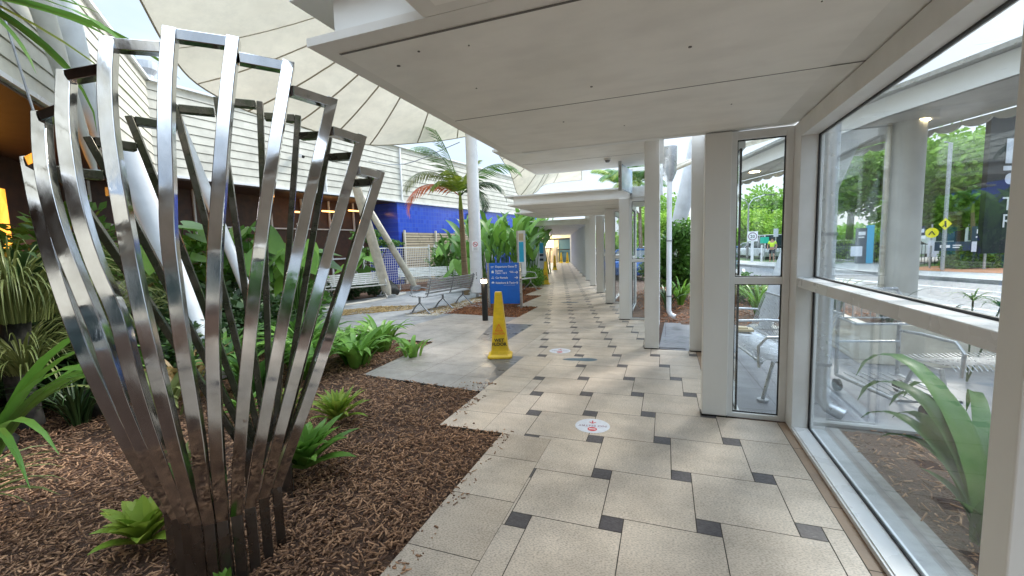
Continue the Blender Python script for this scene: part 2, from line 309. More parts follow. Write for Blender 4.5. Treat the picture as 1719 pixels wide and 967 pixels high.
def text(body, size, mt, parent, loc, xdir, ydir, name='lettering', align='LEFT', ext=.0005, bold=0):
    cu = bpy.data.curves.new('t', 'FONT'); cu.body = body; cu.size = size; cu.extrude = ext; cu.align_x = align; cu.offset = bold; cu.resolution_u = 3
    to = bpy.data.objects.new('t', cu); col.objects.link(to); dg = bpy.context.evaluated_depsgraph_get()
    me = bpy.data.meshes.new_from_object(to.evaluated_get(dg)); bpy.data.objects.remove(to)
    x, y = Vector(xdir).normalized(), Vector(ydir).normalized(); z = x.cross(y)
    m4 = Matrix((x, y, z)).transposed().to_4x4(); off = Vector(parent['_w']) if parent is not None and parent.get('_w') else Vector((0, 0, 0)); m4.translation = Vector(loc) - off
    me.transform(m4); me.materials.clear(); me.materials.append(M[mt]); o = bpy.data.objects.new(name, me); col.objects.link(o); o.parent = parent; return o
def fast_mesh(name, V, F, mt):
    me = bpy.data.meshes.new(name); V = np.asarray(V, dtype=np.float32).reshape(-1, 3); F = np.asarray(F, dtype=np.int32); k = F.shape[1]
    me.vertices.add(len(V)); me.vertices.foreach_set('co', V.ravel()); me.loops.add(F.size); me.loops.foreach_set('vertex_index', F.ravel())
    me.polygons.add(len(F)); me.polygons.foreach_set('loop_start', np.arange(0, F.size, k, dtype=np.int32)); me.update(calc_edges=True); me.validate(); me.materials.append(M[mt]); return me
def leaf_cloud(name, centers, size, mt, per=1, aspect=.55, seed=1, flat=.6):
    r = np.random.default_rng(seed); C = np.repeat(np.asarray(centers), per, axis=0); n = len(C)
    a = r.normal(size=(n, 3)); a[:, 2] *= flat; a /= np.linalg.norm(a, axis=1)[:, None]; b = r.normal(size=(n, 3)); b -= (b * a).sum(1)[:, None] * a; b /= np.linalg.norm(b, axis=1)[:, None]
    nn = np.cross(a, b)
    sz = size * r.uniform(.6, 1.3, n)[:, None]; V = np.stack([C - a * sz, C + b * sz * aspect + nn * sz * .15, C + a * sz, C - b * sz * aspect + nn * sz * .15], 1).reshape(-1, 3)
    return fast_mesh(name, V, np.arange(4 * n).reshape(-1, 4), mt)
def blob_points(n, lobes, seed, shell=.45):
    r = np.random.default_rng(seed); out = []
    wts = np.array([l[3] ** 2 for l in lobes]); wts = wts / wts.sum()
    for l, k in zip(lobes, (wts * n).astype(int)):
        d = r.normal(size=(k, 3)); d /= np.linalg.norm(d, axis=1)[:, None]; rad = (shell + (1 - shell) * r.random(k) ** .6)
        rad *= 1 + .18 * np.sin(d[:, 0] * 7 + d[:, 1] * 5 + l[0]) * np.cos(d[:, 2] * 6 + l[1])
        rr = np.array([l[3], l[3], l[3] * (l[4] if len(l) > 4 else .8)]); out.append(np.array(l[:3]) + d * rad[:, None] * rr)
    return np.concatenate(out)

# ================================================================ SETTING
Ss, Aa, OX, OY = .122259, .5, -.836699, 2.047056
XE = lambda n: -1.27 - .5925 * n                 # left edge of the path in step n
YE = lambda n: 3.13 + 2.367 * (n - 1)            # step n starts here (n=0 starts at -2)
NMOD = 16
colx = lambda k: .306 - .5925 * k
coly = lambda k: 3.96 + 2.367 * k
# ground sheets
g = MB(); g.sheet([(-300, -200), (400, -200), (400, 600), (-300, 600)], -.16); structure(g, 'ground', 'asphalt')
near_kerb = [(12, -8), (9, 0), (6, 8), (3.6, 14), (1.2, 19), (-1.2, 25), (-5.5, 35), (-10, 46), (-30, 90)]
g = MB(); g.prism([(-60, -10)] + near_kerb + [(-60, 90)], -.5, -.03); structure(g, 'garden_ground', 'soil')
g = MB()
for a, b in zip(near_kerb[:-1], near_kerb[1:]):
    a, b = Vector((*a, 0)), Vector((*b, 0)); d = (b - a).normalized(); nrm = Vector((-d.y, d.x, 0)) * .16
    g.prism([(a.x, a.y), (a.x - nrm.x * -1, a.y + nrm.y), (b.x + nrm.x, b.y + nrm.y), (b.x, b.y)][::-1], -.3, .0)
structure(g, 'kerb', 'kerb')
far_kerb = [(20, 0), (13.5, 12), (10.2, 18.1), (9.2, 20.5), (8.4, 23), (7.2, 25.5), (5.9, 27.5), (4.5, 31.0), (0, 42), (-8, 60), (-20, 90)]
back_path = [(24, 6), (17, 14), (12.4, 20.6), (11.2, 22.1), (9.9, 24), (9.5, 27), (8.3, 29.6), (6.0, 34.8), (2, 45), (-5, 62), (-16, 92)]
g = MB(); g.prism(far_kerb[::-1] + back_path, -.4, -.02); structure(g, 'footpath', 'conc')
g = MB(); g.prism(back_path[::-1] + [(150, 6), (150, 300), (-16, 300)], -.4, -.035); structure(g, 'lawn_ground', 'grass')
g = MB(); g.sheet([(11.2, 22.3), (12.3, 21.2), (19, 26), (17.5, 29), (9.9, 25.3), (10.1, 24.4)], -.025); structure(g, 'garden_bed_mulch', 'chipred')
g = MB(); g.sheet([(9.7, 24.2), (8.6, 29.0), (20, 42), (22, 40), (10.4, 25.6)], -.022); structure(g, 'side_path', 'conc')
# road markings
g = MB()
def stripe(p, q, wd, dash=None):
    p, q = Vector((*p, 0)), Vector((*q, 0)); L = (q - p).length; d = (q - p) / L; nrm = Vector((-d.y, d.x, 0)) * wd / 2; t = 0
    while t < L:
        e = min(L, t + (dash[0] if dash else L)); a, b = p + d * t, p + d * e
        g.add([(a.x - nrm.x, a.y - nrm.y, -.155), (b.x - nrm.x, b.y - nrm.y, -.155), (b.x + nrm.x, b.y + nrm.y, -.155), (a.x + nrm.x, a.y + nrm.y, -.155)], [(3, 2, 1, 0)]); t = e + (dash[1] if dash else 1)
stripe((9.5, 5.5), (5.6, 14.5), .12); stripe((5.6, 14.5), (3.2, 21), .12, (2, 2.5)); stripe((10.3, 11.0), (8.6, 16.6), .12, (3, 1)); stripe((8.6, 16.6), (6.6, 21.5), .14); stripe((3.8, 24.5), (4.3, 28), .12); stripe((8.5, 14), (6.4, 19.5), .1, (1.6, 1.2))
for i in range(5): stripe((4.2 + i * .8, 17.6 + i * .35), (3.4 + i * .8, 19.8 + i * .35), .42)
structure(g, 'road_marking', 'line')

# ---- clipped paving
def clip(poly, x0, x1, y0, y1):
    for ax, lim, sg in ((0, x0, 1), (0, x1, -1), (1, y0, 1), (1, y1, -1)):
        o = []
        for i in range(len(poly)):
            p, q = poly[i - 1], poly[i]; pi, qi = (p[ax] - lim) * sg >= 0, (q[ax] - lim) * sg >= 0
            if pi != qi:
                t = (lim - p[ax]) / (q[ax] - p[ax]); o.append((p[0] + (q[0] - p[0]) * t, p[1] + (q[1] - p[1]) * t))
            if qi: o.append(q)
        poly = o
        if len(poly) < 3: return None
    return poly
big, dk, bd, rust = MB(), MB(), MB(), MB(); gp = .0026
grout = MB()
for n in range(NMOD):
    y0 = -2.5 if n == 0 else YE(n); y1 = YE(n + 1); xl = XE(n)
    # right edge follows the columns and glass wall of the same bay
    for (ya, yb, xr) in ((y0, coly(n - 1), colx(n - 2) + (.17 if n == 2 else .06)), (coly(n - 1), y1, colx(n - 1) + (.17 if n == 1 else .06))):
        if yb <= ya: continue
        grout.box(xl, xr, ya, yb, -.03, -.004)
        bl, br = xl + .42 - gp, xr - .075
        for i in range(-12, 12):
            for j in range(-14, 90):
                lx, ly = OX + i * Aa - j * Ss, OY + i * Ss + j * Aa
                if lx > 3 or lx < xl - 1.2 or ly < ya - 1.2 or ly > yb + .8: continue
                # small dark square at (lx..lx+S, ly..ly+S); large tile right below-right of it
                c = clip([(lx + gp, ly + gp), (lx + Ss - gp, ly + gp), (lx + Ss - gp, ly + Ss - gp), (lx + gp, ly + Ss - gp)], bl, br, ya, yb)
                if c: dk.sheet(c, 0)
                c = clip([(lx + Ss + gp, ly + Ss - Aa + gp), (lx + Ss + Aa - gp, ly + Ss - Aa + gp), (lx + Ss + Aa - gp, ly + Ss - gp), (lx + Ss + gp, ly + Ss - gp)], bl, br, ya, yb)
                if c: big.sheet(c, 0)
        t = ya + random.uniform(-.4, 0)
        while t < yb:
            c = clip([(xl, t + gp), (xl + .42 - 2 * gp, t + gp), (xl + .42 - 2 * gp, t + .5 - gp), (xl, t + .5 - gp)], xl, bl, ya, yb)
            if c: bd.sheet(c, 0)
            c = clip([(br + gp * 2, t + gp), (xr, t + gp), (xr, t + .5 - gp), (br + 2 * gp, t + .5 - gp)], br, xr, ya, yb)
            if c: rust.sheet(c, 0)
            t += .5
structure(grout, 'path_bed', 'grout'); structure(big, 'tiled_path', 'tile'); structure(dk, 'path_inset_tiles', 'tiledark'); structure(bd, 'path_border', 'tileborder'); structure(rust, 'path_edge_border', 'tilerust')
# bluestone apron left of the path
def inpoly(x, y, poly):
    c = False
    for i in range(len(poly)):
        (xa, ya), (xb, yb) = poly[i - 1], poly[i]
        if (ya > y) != (yb > y) and x < (xb - xa) * (y - ya) / (yb - ya) + xa: c = not c
    return c
def paved(poly, name, mt, tw, th, rot, z, off=.5):
    bm = bmesh.new(); bm.faces.new([bm.verts.new((x, y, z)) for x, y in poly]); u = Vector((math.cos(rot), math.sin(rot), 0)); v = Vector((-u.y, u.x, 0))
    for d, st in ((v, th), (u, tw)):
        lo = min(Vector((x, y, 0)).dot(d) for x, y in poly); hi = max(Vector((x, y, 0)).dot(d) for x, y in poly); t = math.floor(lo / st) * st
        while t < hi:
            bmesh.ops.bisect_plane(bm, geom=bm.verts[:] + bm.edges[:] + bm.faces[:], plane_co=d * t, plane_no=d); t += st
    bmesh.ops.split_edges(bm, edges=bm.edges[:])
    r = bmesh.ops.inset_individual(bm, faces=bm.faces[:], thickness=.0025); bmesh.ops.delete(bm, geom=r['faces'], context='FACES')
    me = bpy.data.meshes.new(name); bm.to_mesh(me); bm.free(); me.materials.append(M[mt]); o = bpy.data.objects.new(name, me); col.objects.link(o); return tag(o, kind='structure')
apron = [(XE(1), 4.02), (XE(1), YE(2)), (XE(2), YE(2)), (XE(2), YE(3)), (XE(3), YE(3)), (XE(3), 8.62), (-3.35, 8.62), (-4.75, 8.86), (-5.0, 6.2), (-3.64, 6.03), (-3.57, 4.2)]
g = MB(); g.prism(apron, -.03, -.006); structure(g, 'apron_bed', 'grout')
paved(apron, 'stone_paving', 'blue stone', .61, .4, R_(-2), -.003)
paved([(XE(1), 4.02), (XE(1), YE(2)), (XE(1) - .62, YE(2)), (XE(1) - .18, 4.9), (XE(1) - .05, 4.02)], 'stone_paving_shade', 'stoneshade', .6, .4, 0, .0005)  # dark wedge by the cone: shadow and reflection painted as darker slabs
paved([(XE(2), YE(2) + .72), (XE(2), YE(3)), (XE(2) - .85, YE(3)), (XE(2) - .55, YE(2) + .9)], 'stone_paving_shade', 'stoneshade', .6, .4, 0, .0005)  # second wedge, reflection tone of the paving painted dark
# plaza of irregular slabs: voronoi-like cells by random bisect
plaza = [(-5.2, 6.14), (-3.66, 6.05), (-4.78, 8.88), (-5.05, 8.9), (-5.15, 11.9), (-6.6, 14.0), (-9.6, 13.0), (-9.3, 11.4), (-10.1, 9.6), (-8.7, 7.4), (-7.4, 6.7)]
plaza = [(-5.0, 6.2), (-4.75, 8.86), (-5.05, 8.9), (-5.15, 11.9), (-6.6, 14.3), (-9.6, 13.4), (-9.2, 11.6), (-10.1, 9.6), (-8.9, 7.6), (-7.4, 6.6)]
g = MB(); g.prism(plaza, -.03, -.0105); structure(g, 'plaza_bed', 'plaza')
bm = bmesh.new(); bm.faces.new([bm.verts.new((x, y, -.008)) for x, y in plaza])
pts = [Vector((random.uniform(-10.2, -4.7), random.uniform(6, 14.4), 0)) for _ in range(75)]
vor = bmesh.new()
for i, p in enumerate(pts):
    poly = [(x, y) for x, y in [(-10.5, 5.8), (-4.2, 5.8), (-4.2, 14.6), (-10.5, 14.6)]]
    for j, q in enumerate(pts):
        if i == j: continue
        m_ = (p + q) / 2; d = q - p; o = []
        for k in range(len(poly)):
            a, b = poly[k - 1], poly[k]; fa = (a[0] - m_.x) * d.x + (a[1] - m_.y) * d.y; fb = (b[0] - m_.x) * d.x + (b[1] - m_.y) * d.y
            if (fa < 0) != (fb < 0): t = fa / (fa - fb); o.append((a[0] + (b[0] - a[0]) * t, a[1] + (b[1] - a[1]) * t))
            if fb < 0: o.append(b)
        poly = o
        if len(poly) < 3: break
    if len(poly) >= 3:
        cx_, cy_ = sum(a for a, b in poly) / len(poly), sum(b for a, b in poly) / len(poly)
        if inpoly(cx_, cy_, plaza):
            try: vor.faces.new([vor.verts.new((a + (cx_ - a) * .025, b + (cy_ - b) * .025, -.006)) for a, b in poly])
            except Exception: pass
bm.free(); me = bpy.data.meshes.new('plaza_paving'); vor.to_mesh(me); vor.free(); me.materials.append(M['plaza']); o = bpy.data.objects.new('plaza_paving', me); col.objects.link(o); tag(o, kind='structure')
g = MB()
g.prism([(-9.05, 8.9), (-8.85, 8.8), (-8.45, 10.6), (-8.6, 12.6), (-9.0, 13.2), (-9.2, 13.0), (-8.85, 11.9), (-8.75, 10.6)], -.03, .015)
g.prism([(-7.6, 6.55), (-7.3, 6.35), (-5.1, 5.95), (-5.0, 6.2), (-7.3, 6.65)], -.03, .01)
g.prism([(-5.75, 8.3), (-5.0, 8.5), (-5.0, 11.5), (-5.4, 11.5), (-5.6, 9)], -.03, .006)
structure(g, 'stone_edging', 'kerb')
# outside paving beyond the glass
paved([(.55, 4.12), (4.4, 4.12), (3.9, 8.4), (.1, 8.4), (-.08, 6.4), (.45, 6.3)], 'outdoor_paving', 'outpave', .6, .6, R_(3), -.005)
g = MB(); g.prism([(.55, 4.12), (4.4, 4.12), (3.9, 8.4), (.1, 8.4), (-.08, 6.4), (.45, 6.3)], -.03, -.009); structure(g, 'outdoor_paving_bed', 'grout')
paved([(-.09, 6.44), (.28, 6.44), (.28, 8.5), (-.02, 8.5)], 'doorway_paving', 'outpave', .3, .4, 0, .004)
g = MB(); g.box(1.1, 1.32, -1, 4.1, -.05, -.01); g.box(1.1, 4.4, 4.0, 4.12, -.05, .02); structure(g, 'garden_edging', 'conc')

# bark chips
def chips(name, n, region, dens, mt, L=(.012, .05), z=(-.03, .012), seed=3):
    r = np.random.default_rng(seed); P = []
    while len(P) < n:
        x0, x1, y0, y1 = region[0]; x, y = r.uniform(x0, x1), r.uniform(y0, y1)
        if inpoly(x, y, region[1]) and r.random() < dens(x, y): P.append((x, y))
    P = np.array(P); n = len(P); C = np.column_stack([P, r.uniform(z[0], z[1], n)])
    th = r.uniform(0, 2 * np.pi, n); ti = r.normal(0, .32, n); d = np.column_stack([np.cos(th) * np.cos(ti), np.sin(th) * np.cos(ti), np.sin(ti)])
    ro = r.normal(0, .5, n); sd = np.column_stack([-np.sin(th), np.cos(th), np.zeros(n)]); up = np.cross(d, sd); s2 = sd * np.cos(ro)[:, None] + up * np.sin(ro)[:, None]; u2 = np.cross(d, s2)
    dist = np.hypot(P[:, 0], P[:, 1]); sc = 1 + np.clip(dist - 3, 0, 6) * .16
    l = ((L[0] + (L[1] * 1.55 - L[0]) * r.random(n) ** 1.9) * sc)[:, None] * .5; wd = (r.uniform(.004, .012, n) * sc)[:, None] * .5; h = (r.uniform(.002, .006, n))[:, None] * .5
    l2 = l * r.uniform(.6, 1, n)[:, None]
    V = np.stack([C - d * l - s2 * wd, C + d * l - s2 * wd * .5, C + d * l2 + s2 * wd, C - d * l2 + s2 * wd * .8, C - d * l - s2 * wd + u2 * h * 2, C + d * l - s2 * wd * .5 + u2 * h * 2, C + d * l2 + s2 * wd + u2 * h * 2, C - d * l2 + s2 * wd * .8 + u2 * h * 2], 1).reshape(-1, 3)
    b = (np.arange(n) * 8)[:, None, None]; F = (np.array([[4, 5, 6, 7], [3, 2, 1, 0], [0, 1, 5, 4], [1, 2, 6, 5], [2, 3, 7, 6], [3, 0, 4, 7]])[None] + b).reshape(-1, 4)
    o = bpy.data.objects.new(name, fast_mesh(name, V, F, mt)); col.objects.link(o); return tag(o, kind='stuff')
bed1 = [(XE(0), -.5), (XE(0), 3.12), (XE(1), 3.14), (XE(1), 4.02), (-3.57, 4.2), (-3.64, 6.03), (-5.1, 6.0), (-8.5, 6.4), (-9, 2), (-4, -.5)]
chips('bark_mulch', 42000, ((-9, XE(0), .2, 6.2), bed1), lambda x, y: (.55 + .45 * (math.sin(x * 4.3 + 2 * math.sin(y * 2.9)) * math.cos(y * 5.1 + x) > -.45)) / (1 + .16 * max(0, math.hypot(x, y) - 2) ** 2), 'chip')
bed2 = [(XE(3), 8.64), (XE(3), YE(4)), (XE(4), YE(4)), (XE(4), YE(5)), (XE(5), YE(5)), (XE(5), YE(6)), (XE(6), YE(6)), (-6.5, 17), (-6.2, 13.2), (-5.2, 11.9), (-5.1, 8.95), (-5.9, 8.75), (-4.75, 8.86)]
chips('bark_mulch', 9000, ((-6.6, -2.9, 8.5, 17), bed2), lambda x, y: 1, 'chipred', seed=5)
bed3 = [(-.1, 8.5), (4, 8.45), (3.5, 13), (0, 17), (-1.2, 13)]
chips('bark_mulch', 5000, ((-1.3, 4, 8.4, 17), bed3), lambda x, y: 1, 'chipred', seed=6)
chips('leaf_litter', 3500, ((1.32, 3.4, 1.0, 4.0), [(1.32, 1), (3.4, 1), (3.4, 4), (1.32, 4)]), lambda x, y: 1, 'chip', seed=8)
chips('leaf_litter', 3000, ((-9.6, -6.9, 11.5, 15), [(-9.6, 13.2), (-9.6, 15), (-6.9, 15), (-6.6, 14.4)]), lambda x, y: 1, 'chipred', seed=11)
chips('leaf_litter', 2600, ((-8.3, -6.0, 8.0, 10), [(-8.3, 8.5), (-7.5, 8.0), (-6.2, 9.3), (-6.5, 10), (-7.6, 9.6)]), lambda x, y: .3 + .7 * (math.sin(x * 5) * math.cos(y * 4) > -.2), 'litter', z=(-.004, .004), seed=9)
chips('leaf_litter', 1200, ((-5.9, -4.9, 8.3, 12.5), [(-5.8, 8.5), (-5.0, 8.6), (-5.0, 12.3), (-5.5, 12.3)]), lambda x, y: 1, 'litter', z=(-.0, .01), seed=10)

chips('bark_mulch', 220, ((-2.2, -1.1, .3, 5.2), [(XE(0), .3), (XE(0) + .14, .3), (XE(0) + .1, 3.2), (XE(1) + .12, 3.25), (XE(1) + .1, 4.3), (XE(1) - .3, 4.3), (XE(1) - .6, 4.05), (XE(1), 4.02), (XE(1), 3.14), (XE(0), 3.12)]), lambda x, y: .25 + .75 * (math.sin(y * 9) > .3), 'chip', L=(.006, .028), z=(.001, .004), seed=14)
# ================================================================ WALKWAY
LOW, HIGH = 2.43, 2.97
lowmods = lambda m: m not in (1, 2, 5, 6)
def roof(m, y0, y1, xl, xr, z, front, label):
    t = thing('canopy_roof', label, 'roof', (xl, y0, z), 'roof slabs stepping back along the walkway')
    b = MB(); b.box(xl, xr, y0, y1, z, z + .035); b.build('edge_tray', 'ceiltrim', t)
    b = MB(); xq = min(xr - .10, .80) if m == 0 else xr - .10; b.box(xl + .085, xq, y0 + .10, y1 - (0.06), z - .004, z + .01)
    ob = b.build('soffit_panel', 'ceil', t)
    b = MB()
    if m == 0 or m == -1: yj = y0 + 1.22
    else: yj = (y0 + y1) / 2
    b.box(xl + .085, xr - .10, yj, yj + .006, z - .0055, z - .003); b.build('panel_joint', 'joint', t)
    if m == 0:
        for u, v in ((-1.22, 1.83), (-1.05, 1.74), (-.82, 1.78), (-.4, 2.5), (.1, 2.2), (-1.0, 2.25), (.4, 3.2), (-.3, 3.4), (-.7, 3.1), (.55, 2.0)): b = MB(); b.cyl(u, v, z - .007, z - .003, .006 + .003 * math.sin(u * 9), n=10); b.build('screw_head', 'joint', t)
        b = MB()
        b.box(xl + .086, xq, y0 + .1, y0 + .112, z - .0052, z - .003); b.build('panel_joint', 'joint', t)
    b = MB(); b.box(xl + .13, xr - .01, y0 + .03, y1 - .004, z + .035, z + .19); b.build('fascia', 'white', t)
    b = MB(); b.box(xl - .06, xr, y0 - .02, y1 - .002, z + .19, z + .215); b.build('roof_flashing', 'white', t)
    return t
names = ['nearest', 'second', 'third', 'fourth', 'fifth', 'sixth', 'seventh', 'eighth', 'ninth', 'tenth', 'eleventh', 'twelfth', 'thirteenth', 'fourteenth', 'fifteenth', 'sixteenth', 'seventeenth', 'eighteenth', 'nineteenth']
roof(-1, -2.6, 1.516, -.885, 1.62, LOW, 1, 'cream soffit slab overhead at the top edge, right of the pale blue fascia corner')
roof(-2, -5.0, -2.604, -.29, 2.2, LOW, 1, 'unseen cream soffit slab added behind the viewpoint for the steel to reflect')  # out of view, added to darken what the steel bars reflect
roof(-3, -7.4, -5.004, .30, 2.8, LOW, 1, 'last unseen cream soffit slab added behind the viewpoint, nearest the added building')  # also unseen, added for the steel reflections
t = thing('unseen_building', 'unseen grey building with dark glazing added behind the viewpoint for reflections', 'building', (0, -9, 0))  # unseen building, added so the sculpture reflects less bright sky
b = MB(); b.box(-16, 9, -9.4, -9, 0, .5); b.box(-16, 9, -9.4, -9, 3.0, 6.5); b.box(-16, -9, -9.4, -9, .5, 3.0); b.build('wall', 'mastb', t)
b = MB(); b.box(-9, 9, -9.3, -9.2, .5, 3.0); b.build('glazing', 'carglass', t)
for i in range(13): b = MB(); b.box(-9 + i * 1.5, -8.9 + i * 1.5, -9.2, -9.05, .5, 3.0); b.build('mullion', 'frame', t)
for m in range(0, 15):
    y0 = 1.52 + 2.367 * m; y1 = y0 + 2.367
    xl = -1.475 - .5925 * m; z = LOW if lowmods(m) else HIGH
    if m == 0: y1 = 3.93
    if m == 1: y0 = 4.06; xl = -1.9; y1 = 6.05
    if m == 2: y0 = 6.05; y1 = 8.38; xl = -2.47
    if m == 3: y0 = 8.80; xl = -3.27
    xr = colx(m - 1) + (.08 if m == 0 else .72)
    if m == 2: xr = colx(1) + .25
    if m == 0: xr = 1.12
    lab = {0: 'large low cream ceiling slab overhead with a pointed left corner and one thin joint', 2: 'raised ceiling slab with a small smoke alarm above the open doorway', 3: 'low roof slab with white fascia behind the thin blade sign', 1: 'raised ceiling slab hidden behind the large near ceiling'}.get(m, names[m] + ' roof slab of the walkway, a pale soffit stepping away')
    roof(m, y0, y1, xl, xr, z, 1, lab)
b = MB(); b.box(-1.35, .96, 1.60, 1.66, LOW + .19, 3.05); b.box(-1.35, -1.29, 1.66, 3.9, LOW + .19, 3.05)
for i, (u, v) in enumerate(((-1.22, 1.83), (-1.05, 1.74), (-.82, 1.78), (-.4, 2.5), (.1, 2.2), (-1.0, 2.25), (.4, 3.2), (-.3, 3.4))):
    pass
t0 = thing('roof_upstand', 'pale blue grey box fascia above the pointed ceiling corner', 'fascia', (-1.3, 1.6, 2.6)); b.build('fascia_panel', 'mast', t0)
b = MB(); b.box(-1.75, .96, 1.35, 3.9, 3.05, 3.09); b.build('roof_overhang', 'ceiltrim', t0)
b = MB(); b.box(-1.30, .96, 3.95, 4.03, LOW + .002, HIGH + .2); one(b, 'beam', 'white', 'white beam closing the step between the low near ceiling and the raised ceiling', 'beam')

# columns
for k in range(-1, 15):
    x, y = colx(k), coly(k); x0 = .92 if k == -1 else x
    y0 = 1.53 if k == -1 else y
    top = LOW - .006 if k in (-1, 0, 3, 4, 7, 8, 9, 10, 11, 12, 13, 14) else HIGH - .006
    if k == 2: top = LOW - .006
    d = .11
    b = MB(); b.box(x0, x0 + .2, y0, y0 + d, .012, top)
    lab = {-1: 'white square column cut by the right edge of the picture', 0: 'wide grey white column beside the narrow window, nearest whole one', 1: 'white column on the left of the open doorway'}.get(k, names[k + 1] + ' white column along the walkway, receding to the far end')
    t = thing('column', lab, 'column', (x0 + .1, y0 + .05, 0), 'square white columns of the walkway')
    b.build('shaft', 'white', t, bevel=.006)
    b = MB(); b.box(x0 - .004, x0 + .204, y0 - .004, y0 + d + .004, 0, .012); b.build('foot_gap', 'dark', t)

b = MB(); b.box(.32, .52, 6.30, 6.37, .012, HIGH - .006)
t = thing('column', 'white column on the right of the open doorway, behind the wide near column', 'column', (.42, 6.33, 0), 'square white columns of the walkway'); b.build('shaft', 'white', t, bevel=.006)
b = MB(); b.box(.316, .524, 6.296, 6.374, 0, .012); b.build('foot_gap', 'dark', t)
def glazed_wall(k, label):
    x = colx(k) + .645; ya = (1.53 if k == -1 else coly(k)) + .11; yb = coly(k + 1) + .10
    zt = LOW if k in (-1, 2, 3, 6, 7, 8, 9, 10, 11, 12, 13) else HIGH
    if k in (0,): x = .47
    if k == -1: x = .95
    elif k != 0: x = colx(k) + .03
    ye = yb - .25
    if k == 0: yb -= .14; ye = yb - .15
    t = thing('glazed_wall', label, 'window wall', (x, ya, 0), 'long glazed walls along the walkway')
    b = MB(); b.box(x, x + .15, ya, ye, 0, .03); b.box(x + .012, x + .15, ya, ye, .03, .037); b.build('sill', 'whitebright', t, bevel=.004)
    b = MB(); b.box(x, x + .14, ya, ye, 1.165, 1.235); b.build('mid_rail', 'whitebright', t, bevel=.006)
    b = MB(); b.box(x + .0, x + .15, ya, ye, 2.30, zt - .008 if zt == LOW else 2.43); b.build('lintel', 'frame', t)
    b = MB(); b.box(x, x + .15, ye, yb, 0, zt - .008); b.build('end_post', 'frame', t, bevel=.004)
    gx = x + .115
    for z0, z1 in ((.037, 1.165), (1.235, 2.30)):
        b = MB(); w_ = .011
        b.box(gx - .004, gx + .012, ya, ye, z0, z0 + w_); b.box(gx - .004, gx + .012, ya, ye, z1 - w_, z1)
        b.box(gx - .004, gx + .012, ya, ya + w_, z0 + w_, z1 - w_); b.box(gx - .004, gx + .012, ye - w_, ye, z0 + w_, z1 - w_); b.build('gasket', 'gasket', t)
        b = MB(); b.box(gx, gx + .006, ya + w_, ye - w_, z0 + w_, z1 - w_); b.build('pane', 'glass', t)
    if zt == HIGH:
        b = MB(); b.box(x + .05, x + .1, ya, ye, 2.43, HIGH - .008); b.build('top_panel', 'frame', t)
    return t
glazed_wall(-1, 'large two pane glass wall in a white frame filling the right of the picture')
glazed_wall(0, 'long glass wall seen edge on behind the wide near column')
for k in range(1, 14): glazed_wall(k, names[k + 1] + ' glazed wall from the near end, between far columns')
def narrow_window(k, label):
    x0 = colx(k) + .2; x1 = colx(k - 1) + .035 if k else .95; y = coly(k) + .03; zt = LOW - .008
    t = thing('narrow_window', label, 'window', (x0, y, 0), 'narrow two pane windows beside columns')
    b = MB(); fy0, fy1 = y, y + .07; lw = .05
    b.box(x0, x0 + lw - .005, fy0, fy1, 0, zt); b.box(x1 - lw, x1, fy0, fy1, 0, zt)
    b.box(x0 + lw - .005, x1 - lw, fy0, fy1, 0, .04); b.box(x0 + lw - .005, x1 - lw, fy0, fy1, 1.165, 1.225); b.box(x0 + lw - .005, x1 - lw, fy0, fy1, 2.355, zt); b.build('frame', 'frame', t, bevel=.003)
    for z0, z1 in ((.04, 1.165), (1.225, 2.355)):
        b = MB(); xa, xb = x0 + lw - .005, x1 - lw; gy = y + .03; w_ = .008
        b.box(xa, xb, gy - .004, gy + .012, z0, z0 + w_); b.box(xa, xb, gy - .004, gy + .012, z1 - w_, z1); b.box(xa, xa + w_, gy - .004, gy + .012, z0 + w_, z1 - w_); b.box(xb - w_, xb, gy - .004, gy + .012, z0 + w_, z1 - w_); b.build('gasket', 'gasket', t)
        b = MB(); b.box(xa + w_, xb - w_, gy, gy + .006, z0 + w_, z1 - w_); b.build('pane', 'glass', t)
    return t
narrow_window(0, 'narrow two pane window between the wide near column and the large glass wall')
narrow_window(2, 'narrow window left of the doorway column, garden visible through it')
for k in (3, 4, 7, 8, 9, 10): narrow_window(k, names[k] + ' narrow window counted from the near end, between far columns')
# clerestory over slab three and the blade sign
t = thing('clerestory_window', 'small upper window above the far door frame with palm reflections', 'window', (-.6, 8.75, 2.6))
b = MB(); y = 8.7
b.box(-.68, -.64, y, y + .05, 2.44, 3.0); b.box(-.1, -.06, y, y + .05, 2.44, 3.0); b.box(-.64, -.1, y, y + .05, 2.44, 2.63); b.box(-.64, -.1, y, y + .05, 2.94, 3.0); b.build('frame', 'white', t)
b = MB(); b.box(-.64, -.1, y + .02, y + .026, 2.63, 2.94); b.build('pane', 'glass', t)
t = thing('blade_sign', 'thin blade sign hanging side on from the raised ceiling', 'sign', (-.74, 7.8, 3))
b = MB(); b.prism([(-.775, 7.75), (-.735, 7.75), (-.62, 8.66), (-.66, 8.66)], 2.50, 2.93); b.build('panel', 'skyblade', t)
b = MB(); b.box(-.785, -.73, 7.71, 7.75, 2.46, 2.966); b.build('hanger', 'galv', t); b = MB(); b.box(-.665, -.62, 8.66, 8.70, 2.40, 2.966); b.build('hanger', 'galv', t)
t = thing('smoke_alarm', 'small round smoke alarm on the raised ceiling', 'alarm', (-.93, 7.4, 2.96))
b = MB(); b.cyl(-.93, 7.4, 2.94, 2.966, .06); b.build('housing', 'whitebright', t); b = MB(); b.cyl(-.93, 7.4, 2.905, 2.94, .03, .045); b.build('sensor', 'alu', t)
